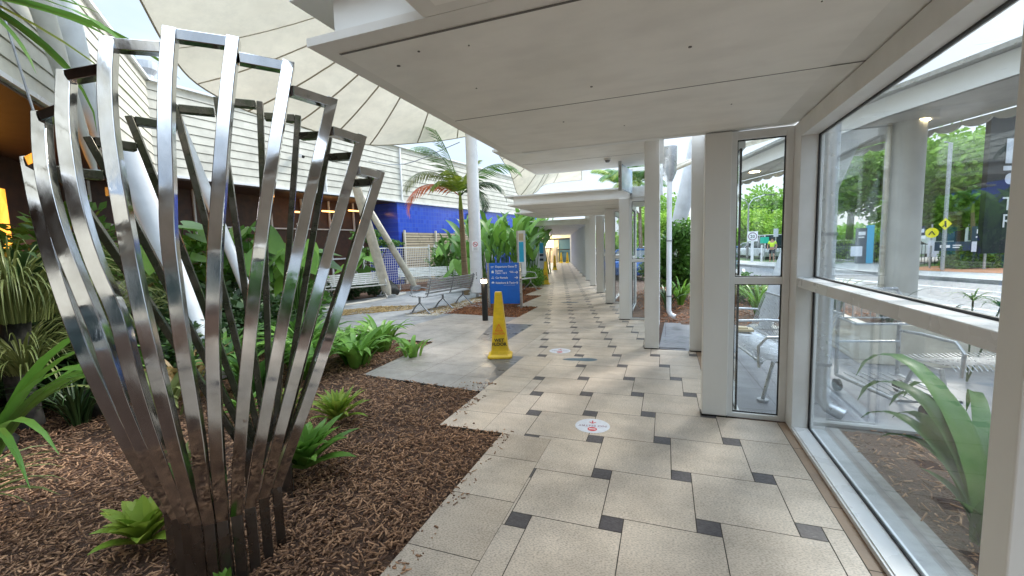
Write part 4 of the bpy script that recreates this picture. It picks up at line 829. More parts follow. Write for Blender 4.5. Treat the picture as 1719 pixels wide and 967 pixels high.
# ================================================================ STREET FURNITURE
def wet_cone():
    t = thing('wet_floor_cone', '', 'warning cone', (0, 0, 0), 'yellow wet floor cones along the walkway', local=True)
    b = MB(); h0, h1 = .155, .05
    prof = [(.17, .0), (.17, .028), (.135, .05), (.118, .10), (.05, .90), (.045, .918)]
    vs = []
    for r, z in prof:
        for k in range(4):
            for s in (-1, 1):
                a = math.pi / 4 + k * math.pi / 2; cr = r * .82; x, y = math.cos(a) * r * 1.414, math.sin(a) * r * 1.414
                tx, ty = -math.sin(a), math.cos(a); vs.append((x * .9 + tx * s * r * .14 * -1, y * .9 + ty * s * r * -.14, z))
    n = 8; fs = [(j * n + i, j * n + (i + 1) % n, (j + 1) * n + (i + 1) % n, (j + 1) * n + i) for j in range(len(prof) - 1) for i in range(n)] + [tuple(range(n - 1, -1, -1)), tuple((len(prof) - 1) * n + i for i in range(n))]
    # vertex order around may be mixed: sort each ring by angle
    for j in range(len(prof)):
        ring = sorted(vs[j * n:(j + 1) * n], key=lambda p: math.atan2(p[1], p[0])); vs[j * n:(j + 1) * n] = ring
    b.add(vs, fs); b.build('body', 'yellow', t, bevel=.006)
    def yf(z): return -(.118 - (z - .10) * (.068 / .8)) * 1.0 * 1.273 * .93
    sl = Vector((0, .108, 1)).normalized()
    for body, sz, z, m_ in (('WET', .062, .235, 'blackprint'), ('FLOOR', .062, .18, 'blackprint'), ('CAUTION', .036, .335, 'redprint')):
        o = text(body, sz, m_, t, (0, yf(z) - .004, z), (1, 0, 0), sl, align='CENTER', bold=.0022 if m_ == 'blackprint' else .0005)
    b = MB(); z = .38; A_ = [(-.055, z), (.055, z), (0, z + .105)]; Bq = [(-.042, z + .009), (.042, z + .009), (0, z + .088)]
    vs = [(x, yf(zz) - .004, zz) for x, zz in A_ + Bq]; b.add(vs, [(0, 1, 4, 3), (1, 2, 5, 4), (2, 0, 3, 5)])
    b.bar((-.012, yf(z + .03) - .004, z + .02), (.006, yf(z + .05) - .004, z + .055), .007, .002); b.bar((-.02, yf(z + .03) - .004, z + .035), (.016, yf(z + .03) - .004, z + .032), .006, .002); b.bar((.004, yf(z + .03) - .004, z + .03), (.02, yf(z + .02) - .004, z + .014), .006, .002); b.build('warning_triangle', 'redprint', t)
    return t
cone = wet_cone()
spots = [((-2.2, 5.44), -25, 'yellow wet floor cone standing nearest, in front of the black bollard light'), ((-4.55, 16.4), -20, 'yellow wet floor cone beside the low green bush'), ((-6.65, 26.2), -10, 'yellow wet floor cone in the middle distance of the walkway'), ((-8.0, 36.0), 5, 'faint yellow cone by the dark doors at the far end'), ((-6.2, 22.5), 15, 'yellow cone half hidden behind the thin white post'), ((-8.6, 36.2), 0, 'pale yellow cone left of the other one at the far doors')]
for i, ((x, y), rz, lab) in enumerate(spots):
    o = cone if i == 0 else copy_tree(cone); o.location = (x, y, .001); o.rotation_euler.z = R_(rz * -1 if i else 18); o['label'] = lab
# bollard light
t = thing('bollard_light', 'black bollard with a glowing lamp head beside the blue sign', 'bollard light', (-3.6, 8.12, 0))
b = MB(); b.cyl(-3.6, 8.12, 0, .80, .062, n=24); b.build('post', 'black', t, smooth=True)
b = MB(); b.cyl(-3.6, 8.12, .80, .875, .058, n=24); b.build('lamp', 'lampwarm', t, smooth=True); b = MB(); b.cyl(-3.6, 8.12, .875, .905, .066, n=24); b.build('cap', 'black', t)
ld = bpy.data.lights.new('bollard_lamp', 'POINT'); ld.energy = 3; ld.color = (1, .78, .5); ld.shadow_soft_size = .07; lo = bpy.data.objects.new('bollard_lamp', ld); lo.location = (-3.6, 8.0, .84); col.objects.link(lo)
# blue sign
t = thing('direction_sign', 'blue wayfinding sign with white text and arrows between grey posts', 'sign', (-3.85, 9.98, 0))
sx0, sx1, sy = -4.27, -3.44, 9.98; sdx = Vector((.99, .13, 0)).normalized(); s0 = Vector((-4.27, 9.93, 0)); wS = .84; sn = Vector((.13, -.99, 0)).normalized()
b = MB(); b.obox(s0 + sdx * wS / 2 + Vector((0, 0, .62)), sdx * (wS / 2 - .03), sn * .02, (0, 0, .52)); b.build('panel', 'blue', t, bevel=.003)
for u in (0, wS): b = MB(); b.obox(s0 + sdx * u + Vector((0, 0, .56)), sdx * .028, sn * .03, (0, 0, .58)); b.build('post', 'galv', t, bevel=.004)
def ons(u, z): return s0 + sdx * u + Vector((0, 0, z)) + sn * .0225
for body, z, sz in (('Departure Gates', 1.025, .072), ('Baggage', .925, .062), ('Claim 1 & 2', .865, .062), ('Car Rentals', .745, .068), ('Rideshare & Taxis', .615, .068)):
    text(body, sz, 'whiteprint', t, ons(.19, z), sdx, (0, 0, 1), bold=.0012)
b = MB()
def line(u0, z0, u1, z1, w_=.012): b.bar(ons(u0, z0), ons(u1, z1), w_, .002, up=sn)
for z, up in ((1.045, 1), (.90, 0), (.765, 0), (.635, 0)):
    if up: line(.73, z - .035, .73, z + .04); line(.70, z + .012, .732, z + .042); line(.76, z + .012, .728, z + .042)
    else: line(.69, z, .77, z); line(.742, z + .032, .772, z - .002); line(.742, z - .032, .772, z + .002)
line(.40, .575, .70, .575, .004); line(.56, .925, .66, .925, .01); line(.58, .895, .67, .895, .01)
line(.075, 1.045, .15, 1.05, .014); line(.08, 1.02, .14, 1.02, .006); line(.09, .91, .15, .91, .05); line(.10, .94, .14, .94, .02); line(.10, .785, .14, .785, .014); line(.08, .755, .15, .745, .012); line(.085, .64, .155, .64, .03); line(.10, .66, .14, .66, .02)
b.build('pictogram', 'whiteprint', t)
# totem sign behind
t = thing('information_totem', 'slim tall information panel with a blue strip behind the blue sign', 'sign', (-4.7, 14.6, 0))
b = MB(); b.box(-4.98, -4.92, 14.2, 14.26, 0, 2.1); b.build('post', 'galv', t); b = MB(); b.box(-4.92, -4.66, 14.2, 14.25, .55, 2.1); b.build('panel', 'whitebright', t)
b = MB(); b.box(-4.89, -4.72, 14.185, 14.2, 1.0, 1.7); b.build('picture', 'cyan', t); b = MB(); b.box(-4.89, -4.72, 14.185, 14.2, 1.75, 2.0); b.build('heading', 'timber', t)
# white pole
t = thing('white_pole', 'tall round white pole with a no smoking notice rising to the ceiling edge', 'pole', (-5.5, 11.85, 0))
b = MB(); b.cyl(-5.5, 11.85, .18, 5.6, .185, .175, n=28); b.build('shaft', 'whitebright', t, smooth=True)
b = MB(); b.cyl(-5.5, 11.85, 0, .18, .05); b.obox((-5.5, 11.85, .17), (.2, 0, 0), (0, .2, 0), (0, 0, .012)); b.build('foot', 'galv', t)
b = MB(); pn = Vector((.42, -.9, 0)).normalized(); px_ = Vector((.9, .42, 0)).normalized(); pc = Vector((-5.5, 11.85, 1.6)) + pn * .19
b.obox(pc, px_ * .10, pn * .004, (0, 0, .16)); nsn = b.build('notice', 'whiteprint', t)
b = MB()
for q in range(20):
    a0, a1 = 2 * math.pi * q / 20, 2 * math.pi * (q + 1) / 20; c_ = pc + Vector((0, 0, .05)) + pn * .006
    b.add([c_ + (px_ * math.cos(a) + Vector((0, 0, math.sin(a)))) * r for a, r in ((a0, .075), (a1, .075), (a1, .058), (a0, .058))], [(0, 1, 2, 3)])
b.bar(pc + pn * .006 + px_ * -.045 + Vector((0, 0, .09)), pc + pn * .006 + px_ * .045 + Vector((0, 0, .005)), .014, .001, up=pn); b.build('no_smoking_ring', 'decalred', nsn)
b = MB(); b.bar(pc + pn * .006 + px_ * -.04 + Vector((0, 0, .045)), pc + pn * .006 + px_ * .04 + Vector((0, 0, .045)), .012, .001, up=pn)
for q in range(3): b.bar(pc + pn * .006 + px_ * -.06 + Vector((0, 0, -.06 - q * .03)), pc + pn * .006 + px_ * .06 + Vector((0, 0, -.06 - q * .03)), .008, .001, up=pn)
b.build('print', 'blackprint', nsn)
b = MB()
for z in (.62, .72, .78): b.sphere(Vector((-5.5, 11.85, z)) + pn * .18, .018, 8, 6)
b.build('switch', 'blackprint', t)
t = thing('white_pole', 'slim white post in front of the striped surfboard sign', 'pole', (-6.1, 20.2, 0)); b = MB(); b.cyl(-5.62, 18.9, 0, 2.45, .1, n=20); b.build('shaft', 'whitebright', t, smooth=True)
# surfboard sign
t = thing('surfboard_sign', 'rounded white board with blue stripes behind the slim post', 'sign', (-6.3, 21.4, 0))
b = MB(); c_ = Vector((-6.35, 20.6, .98)); ux = Vector((.94, .34, 0)); n_ = Vector((.34, -.94, 0))
ringv = [c_ + ux * .66 * math.cos(a) + Vector((0, 0, 1.0 * math.sin(a))) for a in [2 * math.pi * q / 36 for q in range(36)]]
b.add([p + n_ * .03 for p in ringv] + [p - n_ * .03 for p in ringv], [tuple(range(36)), tuple(range(71, 35, -1))] + [(q, q + 36, (q + 1) % 36 + 36, (q + 1) % 36) for q in range(36)]); b.build('board', 'mast', t)
b = MB()
for z, c2 in ((.85, 0), (1.08, 0), (1.28, 0)): b.obox(c_ + n_ * .034 + Vector((0, 0, z - .98)), ux * .52, n_ * .003, (0, 0, .06))
b.build('stripe', 'navy', t); b = MB(); b.obox(c_ + n_ * .036 + ux * .3 + Vector((0, 0, .45)), ux * .22, n_ * .003, (0, 0, .26)); b.build('stripe', 'cyan', t)

# benches
def bench(L, mslat, mleg, nsup=2, name='bench'):
    t = thing(name, '', 'bench', (0, 0, 0), 'slatted park benches', local=True)   # runs along x, faces -y
    b = MB()
    for i in range(6): y = -.23 + i * .082; z = .43 + (.018 if i == 0 else 0) - i * .004; b.obox((0, y, z), (L / 2, 0, 0), (0, .031, 0), (0, 0, .011))
    b.build('seat', mslat, t, bevel=.003)
    b = MB()
    for i in range(6): z = .50 + i * .062; y = .245 + i * .020; b.obox((0, y, z), (L / 2, 0, 0), (0, .008, .0), (0, .009, .024))
    b.build('backrest', mslat, t, bevel=.003)
    xs = [-L / 2 + .09 + i * (L - .18) / (nsup - 1) for i in range(nsup)]
    for i, x in enumerate(xs):
        b = MB(); b.tube([(x, -.27, .02), (x, -.16, .16), (x, -.02, .27), (x, .10, .16), (x, .27, .02)], .018, 8); b.tube([(x, -.02, .27), (x, -.02, .40)], .026, 8)
        b.tube([(x, -.25, .41), (x, .19, .405), (x, .24, .46), (x, .36, .86)], .015, 8); b.obox((x, -.27, .01), (.03, 0, 0), (0, .045, 0), (0, 0, .01)); b.obox((x, .27, .01), (.03, 0, 0), (0, .045, 0), (0, 0, .01)); b.build('leg', mleg, t, smooth=True)
    for x in (xs[0], xs[-1]):
        b = MB(); b.tube([(x, -.22, .41), (x, -.27, .52), (x, -.22, .62), (x, .0, .64), (x, .28, .62)], .016, 8); b.build('armrest', mleg, t, smooth=True)
    return t
def place(o, x, y, ang, label):   # ang: world heading of the bench's front (deg, 0 = -Y)
    o.location = (x, y, 0); o.rotation_euler.z = R_(ang); o['label'] = label; return o
bw = bench(1.95, 'slatw', 'galv', 2)
place(bw, -9.15, 10.75, 66, 'white slatted bench on the left edge of the plaza beside the cream mast')
bw2 = copy_tree(bw); place(bw2, -9.95, 8.35, 70, 'white slatted bench seen end on through the sculpture bars')
bw3 = bench(2.45, 'slatw', 'galv', 3); place(bw3, -8.75, 14.5, 31, 'long white slatted bench in front of the wire mesh fence')
bg_ = bench(2.0, 'slatg', 'alu', 3); place(bg_, -5.42, 9.6, -98, 'grey slatted bench seen from behind, beside the white pole')
bw4 = bench(1.8, 'slatw', 'galv', 2); place(bw4, -4.75, 13.5, 75, 'white bench half hidden behind the blue sign')
# outdoor wire bench
t = thing('wire_bench', 'metal wire seat bench with looped arms outside the narrow window', 'bench', (1.0, 5.2, 0), local=True); t.location = (.95, 5.25, 0); t.rotation_euler.z = R_(-90 + 8)
b = MB(); Lb = 1.75
for i in range(44):
    x = -Lb / 2 + i * Lb / 43; b.tube([(x, -.24, .40), (x, -.20, .44), (x, .15, .41), (x, .23, .45), (x, .36, .84), (x, .39, .86)], .0045, 5, caps=False)
b.build('wire_seat', 'galv', t, smooth=True)
b = MB(); b.tube([(-Lb / 2, -.24, .40), (Lb / 2, -.24, .40)], .014, 8); b.tube([(-Lb / 2, .39, .86), (Lb / 2, .39, .86)], .014, 8); b.tube([(-Lb / 2, .2, .42), (Lb / 2, .2, .42)], .014, 8); b.build('rail', 'galv', t, smooth=True)
for x in (-Lb / 2, 0, Lb / 2):
    b = MB(); b.tube([(x, -.26, .36), (x, -.27, .56), (x, -.2, .64), (x, .1, .65), (x, .3, .64)], .014, 8); b.build('armrest', 'galv', t, smooth=True)
for x in (-Lb / 2 + .12, Lb / 2 - .12):
    b = MB(); b.tube([(x, -.18, .02), (x, -.1, .38), (x, .12, .38), (x, .28, .02)], .018, 8); b.cyl(x, -.18, 0, .02, .05); b.cyl(x, .28, 0, .02, .05); b.build('leg', 'galv', t, smooth=True)
b = MB(); b.box(.72, .98, 5.55, 5.72, .455, .48); b.box(.78, .92, 5.58, 5.68, .48, .50); one(b, 'litter_packet', 'timber', 'small crumpled packet lying on the wire bench seat', 'litter')
t = thing('wire_bench', 'second wire bench further right, its arm rails visible through the lower pane', 'bench', (2.5, 4.6, 0), local=True); t.location = (2.75, 4.85, 0); t.rotation_euler.z = R_(20)
for src_x in (-.6, .6):
    b = MB(); b.tube([(src_x, -.26, .36), (src_x, -.27, .56), (src_x, -.2, .64), (src_x, .1, .65), (src_x, .3, .64)], .014, 8); b.build('armrest', 'galv', t, smooth=True)
    b = MB(); b.tube([(src_x, -.18, .02), (src_x, -.1, .38), (src_x, .12, .38), (src_x, .28, .02)], .018, 8); b.build('leg', 'galv', t, smooth=True)
b = MB()
for i in range(30):
    x = -.62 + i * 1.24 / 29; b.tube([(x, -.24, .40), (x, -.20, .44), (x, .15, .41), (x, .23, .43)], .0045, 5, caps=False)
b.build('wire_seat', 'galv', t, smooth=True)
# luggage trolley
t = thing('luggage_trolley', 'empty steel luggage trolley parked behind the lower pane', 'trolley', (1.7, 4.8, 0), local=True); t.location = (1.62, 5.0, 0); t.rotation_euler.z = R_(12)
b = MB(); b.tube([(0, 0, .16), (0, .02, .95), (.05, .0, 1.02), (.5, 0, 1.02), (.55, .02, .95), (.55, 0, .16)], .018, 10); b.tube([(0, 0, .5), (.55, 0, .5)], .012, 8); b.build('handle_frame', 'galv', t, smooth=True)
b = MB(); b.tube([(0, 0, .16), (.05, -.75, .16), (.5, -.75, .16), (.55, 0, .16)], .018, 10)
for i in range(6): b.tube([(.07 + i * .08, -.74, .17), (.07 + i * .08, 0, .18)], .006, 6)
b.build('deck', 'galv', t, smooth=True)
b = MB()
for i in range(7): b.tube([(.03 + i * .08, -.02, .74), (.03 + i * .08, -.02, .95)], .005, 6)
b.tube([(0, -.02, .74), (.55, -.02, .74)], .008, 6); b.tube([(0, -.25, .72), (.55, -.25, .72)], .012, 8); b.tube([(0, 0, .74), (0, -.25, .72)], .01, 8); b.tube([(.55, 0, .74), (.55, -.25, .72)], .01, 8); b.build('basket', 'galv', t)
for x, y in ((.0, -.02), (.55, -.02), (.28, -.72)):
    b = MB(); b.tube([(x - .018, y, .06), (x + .018, y, .06)], .06, 14); b.build('wheel', 'rubber', t)
# planter
t = thing('planter', 'low beige planter wall across the outdoor paving', 'planter', (3, 6.5, 0))
b = MB(); b.box(2.22, 3.6, 6.16, 6.26, 0, .48); b.box(2.22, 2.32, 6.26, 7.3, 0, .48); b.box(3.5, 3.6, 6.26, 7.3, 0, .48); b.build('wall', 'mastb', t); b = MB(); b.box(2.32, 3.5, 6.26, 7.3, 0, .4); b.build('soil', 'soil', t)

# floor decals
def noentry(x, y, r, rot, label):
    t = thing('floor_sticker', label, 'floor sticker', (x, y, .002), 'round no entry floor stickers', local=True); t.rotation_euler.z = R_(rot)
    b = MB(); b.disc((0, 0, 0), r, 48); b.build('disc', 'decalwhite', t)
    text('NO ENTRY', r * .33, 'decalpurple', t, (0, -r * .08, .0012), (1, 0, 0), (0, 1, 0), align='CENTER', ext=.0001)
    b = MB(); b.disc((0, r * .48, .0012), r * .27, 32); o = b.build('no_entry_symbol', 'decalred', t)
    b = MB(); b.add([(-r * .19, r * .43, .0022), (r * .19, r * .43, .0022), (r * .19, r * .53, .0022), (-r * .19, r * .53, .0022)], [(0, 1, 2, 3)]); b.build('bar', 'whiteprint', o)
    b = MB()
    def seg(a, c, w_):
        a, c = Vector(a), Vector(c); d = (c - a).normalized(); n_ = Vector((-d.y, d.x)) * w_; b.add([(a.x + n_.x, a.y + n_.y, .0014), (a.x - n_.x, a.y - n_.y, .0014), (c.x - n_.x, c.y - n_.y, .0014), (c.x + n_.x, c.y + n_.y, .0014)], [(0, 1, 2, 3)])
    seg((0, -r * .70), (0, -r * .32), r * .035); seg((-r * .2, -r * .50), (0, -r * .30), r * .035); seg((.2 * r, -r * .50), (0, -r * .30), r * .035)
    b.build('arrow', 'decalred', t)
noentry(-.58, 3.47, .145, 188, 'round white no entry sticker on the pavers nearest the camera')
noentry(-1.45, 5.92, .155, 190, 'round white no entry sticker further along beside the yellow cone')
def foot(x, y, rot, L, wd, label, txt=None):
    t = thing('floor_sticker', label, 'floor sticker', (x, y, .002), local=True); t.rotation_euler.z = R_(rot); b = MB(); P = []
    for i in range(40):
        a = 2 * math.pi * i / 40; c_ = math.cos(a); wv = wd * (.82 + .18 * math.cos(a * 1.0)) * (1 - .22 * math.exp(-((c_ + .1) / .35) ** 2)); P.append((L * c_, wv * math.sin(a), 0))
    b.add(P, [tuple(range(40))]); b.build('footprint', 'decalblue', t)
    if txt: text(txt, .075, 'whiteprint', t, (-L * .7, -.03, .001), (1, 0, 0), (0, 1, 0), ext=.0001)
foot(-1.08, 5.52, 10, .23, .10, 'dark blue foot shaped sticker between two tile rows', None)
foot(-2.43, 11.1, 12, .24, .10, 'faint blue foot shaped sticker far along the walkway')

# ================================================================ STREET beyond the glass
def post_sign(name, label, x, y, h, r=.035, cat='sign'): 
    t = thing(name, label, cat, (x, y, 0)); b = MB(); b.cyl(x, y, -.02, h, r, n=10); b.build('pole', 'galv', t); return t
CD = lambda x, y: (Vector((x, y, 0)).normalized())
def panel(t, x, y, w_, z0, z1, mtl, name='panel', fwd=.05, dx=0):
    d = CD(x, y); s = Vector((d.y, -d.x, 0)); c_ = Vector((x, y, (z0 + z1) / 2)) - d * fwd + s * dx; b = MB(); b.obox(c_, s * w_ / 2, d * .012, (0, 0, (z1 - z0) / 2)); return b.build(name, mtl, t), c_ - d * .014, s
t = post_sign('bus_stop_sign', 'bus stop sign with a dark head and white strip on a grey pole', 10.4, 23.5, 1.9)
panel(t, 10.4, 23.5, .34, 1.5, 1.9, 'navy'); panel(t, 10.4, 23.5, .38, 1.36, 1.48, 'whiteprint'); panel(t, 10.4, 23.5, .28, 1.62, 1.78, 'decalwhite', 'pictogram', .07)
t = post_sign('crossing_sign', 'round yellow pedestrian crossing sign', 11.55, 25.1, 2.0)
d = CD(11.55, 25.1); s = Vector((d.y, -d.x, 0)); b = MB(); b.disc(Vector((11.55, 25.1, 1.6)) - d * .06, .23, 32, s, (0, 0, 1)); dd = b.build('disc', 'signyellow', t)
b = MB(); c_ = Vector((11.55, 25.1, 1.6)) - d * .07; b.bar(c_ + s * -.1 + Vector((0, 0, -.1)), c_ + Vector((0, 0, .08)), .04, .004, up=d); b.bar(c_ + s * .1 + Vector((0, 0, -.1)), c_ + Vector((0, 0, .08)), .04, .004, up=d); b.build('pictogram', 'blackprint', dd)
panel(t, 11.55, 25.1, .22, 1.0, 1.25, 'decalwhite')
t = post_sign('light_pole', 'tall straight grey light pole beside the yellow diamond sign', 11.15, 23.3, 5.3, .07, 'light pole')
b = MB(); b.tube([(11.15, 23.3, 5.3), (10.9, 23.2, 5.35)], .03, 8); b.build('arm', 'galv', t)
t = thing('warning_sign', 'yellow diamond warning sign with a black walking figure on the light pole', 'sign', (11.05, 23.1, 1.9)); d = CD(11.15, 23.3); s = Vector((d.y, -d.x, 0))
b = MB(); c_ = Vector((11.15, 23.3, 1.95)) - d * .12; b.add([c_ + s * .2, c_ + Vector((0, 0, .26)), c_ - s * .2, c_ - Vector((0, 0, .26))], [(0, 1, 2, 3)]); b.build('panel', 'signyellow', t)
b = MB(); c2 = c_ - d * .01; b.bar(c2 + s * .02 + Vector((0, 0, -.13)), c2 + Vector((0, 0, .06)), .05, .004, up=d); b.bar(c2 + s * -.08 + Vector((0, 0, -.12)), c2 + Vector((0, 0, -.02)), .03, .004, up=d); b.sphere(c2 + Vector((0, 0, .1)), .03, 8, 6); b.build('pictogram', 'blackprint', t)
t = thing('wayfinding_board', 'wide navy wayfinding board with white symbols above the hedge', 'sign', (12.4, 24.2, 0)); 
w0, w1_ = Vector((11.35, 24.45, 0)), Vector((12.75, 23.95, 0)); d = (w1_ - w0).normalized(); n_ = Vector((d.y, -d.x, 0))
b = MB(); b.obox((w0 + w1_) / 2 + Vector((0, 0, .98)), d * .72, n_ * .03, (0, 0, .2)); b.build('panel', 'navy', t)
b = MB(); b.obox(w1_ + d * -.05 + n_ * .04 + Vector((0, 0, 1.5)), d * .3, n_ * .03, (0, 0, .32)); b.build('panel', 'navy', t)
b = MB(); b.obox(w1_ + d * -.05 + n_ * .05 + Vector((0, 0, .95)), d * .28, n_ * .03, (0, 0, .22)); b.build('panel', 'decalwhite', t)
b = MB(); b.obox(w0 + d * .35 + n_ * .04 + Vector((0, 0, .98)), d * .16, n_ * .002, (0, 0, .06)); b.obox(w0 + d * .72 + n_ * .04 + Vector((0, 0, 1.02)), d * .13, n_ * .002, (0, 0, .022)); b.obox(w0 + d * .70 + n_ * .04 + Vector((0, 0, .93)), d * .11, n_ * .002, (0, 0, .022)); b.obox(w1_ + d * -.05 + n_ * .075 + Vector((0, 0, 1.6)), d * .16, n_ * .002, (0, 0, .09)); b.obox(w1_ + d * -.05 + n_ * .075 + Vector((0, 0, 1.36)), d * .18, n_ * .002, (0, 0, .03)); b.build('pictogram', 'whiteprint', t)
b = MB(); b.obox(w1_ + d * .32 + Vector((0, 0, 1.25)), d * .09, n_ * .06, (0, 0, .6)); b.build('end_panel', 'cyan', t); b = MB(); b.cyl(w1_.x + .1, w1_.y, -.05, .9, .05); b.build('post', 'galv', t)
t = thing('blue_totem', 'tall bright blue totem with a dark side panel across the road', 'sign', (10.8, 29.5, 0))
b = MB(); b.box(10.68, 11.0, 29.4, 29.6, 0, 2.15); b.build('blue_face', 'cyan', t); b = MB(); b.box(10.2, 10.68, 29.42, 29.58, 0, 2.0); b.build('side_panel', 'navy', t)
b = MB(); b.box(10.28, 10.6, 29.4, 29.42, 1.6, 1.8); b.box(10.28, 10.55, 29.4, 29.42, 1.45, 1.52); b.build('lettering', 'whiteprint', t)
t = thing('speed_sign', 'white square speed sign with a dark ring on a white pole', 'sign', (5.6, 33.1, 0)); b = MB(); b.cyl(5.6, 33.1, 0, 1.5, .09); b.build('pole', 'whitebright', t)
o, c_, s = panel(t, 5.6, 33.1, .62, 1.42, 2.1, 'whiteprint'); d = CD(5.6, 33.1); b = MB()
for q in range(28):
    a0, a1 = 2 * math.pi * q / 28, 2 * math.pi * (q + 1) / 28
    b.add([c_ - d * .004 + (s * math.cos(a) + Vector((0, 0, math.sin(a)))) * r for a, r in ((a0, .27), (a1, .27), (a1, .22), (a0, .22))], [(0, 1, 2, 3)])
b.build('ring', 'decalpurple', t); text('20', .28, 'blackprint', t, c_ - d * .004 - Vector((0, 0, .1)), s, (0, 0, 1), align='CENTER', bold=.004)
t = post_sign('green_sign', 'small green sign on a pole beyond the road', 6.8, 35.6, 1.6); panel(t, 6.8, 35.6, .55, 1.25, 1.7, 'signgreen')
t = post_sign('white_sign', 'narrow white sign on a pole behind the worker', 7.7, 36.5, 2.2); panel(t, 7.7, 36.5, .3, 1.7, 2.3, 'decalwhite')
t = thing('street_lamp', 'double armed street lamp behind the speed sign', 'street lamp', (6.1, 38, 0))
b = MB(); b.tube([(6.1, 38, 0), (6.1, 38, 4.3)], [.09, .05], 12); b.build('pole', 'galv', t)
for sgn in (-1, 1):
    b = MB(); b.tube([(6.1, 38, 4.25), (6.1 + sgn * .35, 38 + sgn * .1, 4.75), (6.1 + sgn * 1.2, 38 + sgn * .4, 5.0)], [.04, .035, .03], 8); b.build('arm', 'galv', t); b = MB(); b.obox((6.1 + sgn * 1.5, 38 + sgn * .5, 5.0), (.35, .1, 0), (-.03, .09, 0), (0, 0, .04)); b.build('lamp_head', 'alu', t)
t = post_sign('light_pole', 'thin white pole seen faintly in front of the left street tree', 9.3, 22.5, 5.6, .045, 'light pole')
for (x, y, lab) in ((4.95, 34.2, 'white bollard post left of the speed sign'), (6.35, 34.0, 'white bollard post right of the speed sign')):
    t = thing('bollard', lab, 'bollard', (x, y, 0), 'white posts at the crossing'); b = MB(); b.cyl(x, y, 0, 1.15, .07, n=12); b.build('post', 'whitebright', t)
for (x, y, w_, mtl, lab) in ((12.2, 26.2, .5, 'decalwhite', 'white notice on the dark railing fence'), (12.75, 26.3, .45, 'signgreen', 'green notice on the dark railing fence'), (9.9, 28.5, .5, 'decalwhite', 'pair of white notices beside the blue totem')):
    t = thing('notice', lab, 'sign', (x, y, .7)); panel(t, x, y, w_, .45, 1.0, mtl); 
t = thing('bin', 'tall red and navy bin beside the railing fence', 'bin', (11.6, 28.5, 0)); b = MB(); b.box(11.5, 11.8, 28.4, 28.7, 0, 1.2); b.build('body', 'navy', t); b = MB(); b.box(11.62, 11.8, 28.37, 28.4, .1, 1.1); b.build('door', 'decalred', t)
# railing fence
t = thing('railing_fence', 'dark metal railing fence along the far footpath', 'fence', (12, 27, 0)); b = MB(); P = [(14.5, 26.4), (12.6, 26.4), (11.9, 27.2), (11.5, 29.3), (10, 31.5), (8.3, 34.2), (6, 38), (3.5, 42.5)]
for a_, c_ in zip(P[:-1], P[1:]):
    a2, c2 = Vector((*a_, 0)), Vector((*c_, 0)); L = (c2 - a2).length; n = int(L / .13)
    for i in range(n): p = a2 + (c2 - a2) * i / n; b.bar((p.x, p.y, .0), (p.x, p.y, 1.1), .02, .02)
    for z in (.12, 1.05): b.bar((a2.x, a2.y, z), (c2.x, c2.y, z), .04, .04, up=(0, 0, 1))
b.build('rails', 'black', t)
# hedges
def hedge(poly_c, size, n, label, seed, mtl='hedge'):
    (x, y), (lx, ly, h), rz = poly_c; r = np.random.default_rng(seed); P = r.uniform(-.5, .5, (n, 3)); f = r.integers(0, 3, n); s_ = np.sign(r.uniform(-1, 1, n)) * r.uniform(.42, .52, n)
    P[np.arange(n), f] = s_; P[:, 2] = np.abs(P[:, 2] + .5 * 0) if False else P[:, 2] + .5; P *= np.array([lx, ly, h]); P[:, 2] += .06 * np.sin(P[:, 0] * 3)
    t = thing('hedge', label, 'hedge', (x, y, 0), local=True); t.rotation_euler.z = R_(rz); o = bpy.data.objects.new('foliage', leaf_cloud('foliage', P, size, mtl, seed=seed)); col.objects.link(o); o.parent = t
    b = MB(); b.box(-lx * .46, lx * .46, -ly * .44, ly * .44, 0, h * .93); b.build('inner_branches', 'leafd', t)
hedge(((14.2, 25.3), (4.6, 1.0, 1.0), 18), .07, 9000, 'clipped green hedge below the wayfinding board', 21)
hedge(((11.6, 31.6), (4.5, .9, 1.25), -55), .09, 5000, 'yellow green hedge behind the dark railing fence', 22, 'tree2')
# street trees
def tree(x, y, h, r, label, seed, mtl='tree1', n=19000, size=.17, lobes=None, trunkr=.22, base=.35, grp='street trees across the road'):
    rr = random.Random(seed); t = thing('tree', label, 'tree', (x, y, 0), grp, local=True)
    lb = lobes or [(rr.uniform(-.55, .55) * r, rr.uniform(-.55, .55) * r, h * rr.uniform(base + .1, .86), r * rr.uniform(.36, .58), rr.uniform(.6, .85)) for _ in range(16)]
    P = blob_points(n, lb, seed); o = bpy.data.objects.new('crown', leaf_cloud('crown', P, size, mtl, seed=seed)); col.objects.link(o); o.parent = t
    b = MB(); top = Vector((0, 0, h * (base + .1))); b.tube([(0, 0, -.1), (rr.uniform(-.1, .1), .05, h * base * .5), top], [trunkr * 1.3, trunkr, trunkr * .8], 10)
    for l in lb[:8]:
        e = Vector(l[:3]); m_ = top * .5 + e * .5 + Vector((0, 0, .3)); b.tube([top - Vector((0, 0, .25)), m_, e], [trunkr * .5, trunkr * .28, trunkr * .1], 6)
    b.build('trunk', 'trunk', t, smooth=True); return t
tree(11.6, 34.5, 8.0, 4.0, 'broad green street tree left of the round post', 31, 'tree1', base=.30)
tree(15.8, 31.5, 7.6, 4.0, 'dense green street tree between the round post and the light pole', 32, 'tree1', base=.22)
tree(20.2, 30.5, 7.4, 4.6, 'bright green street tree right of the light pole', 33, 'tree2', base=.22)
tree(26, 34, 9, 5, 'green tree behind the dark banner', 34, 'tree2')
tree(7.4, 51, 4.9, 3.2, 'rounded light green tree behind the street lamp', 35, 'tree2', n=9000, base=.2)
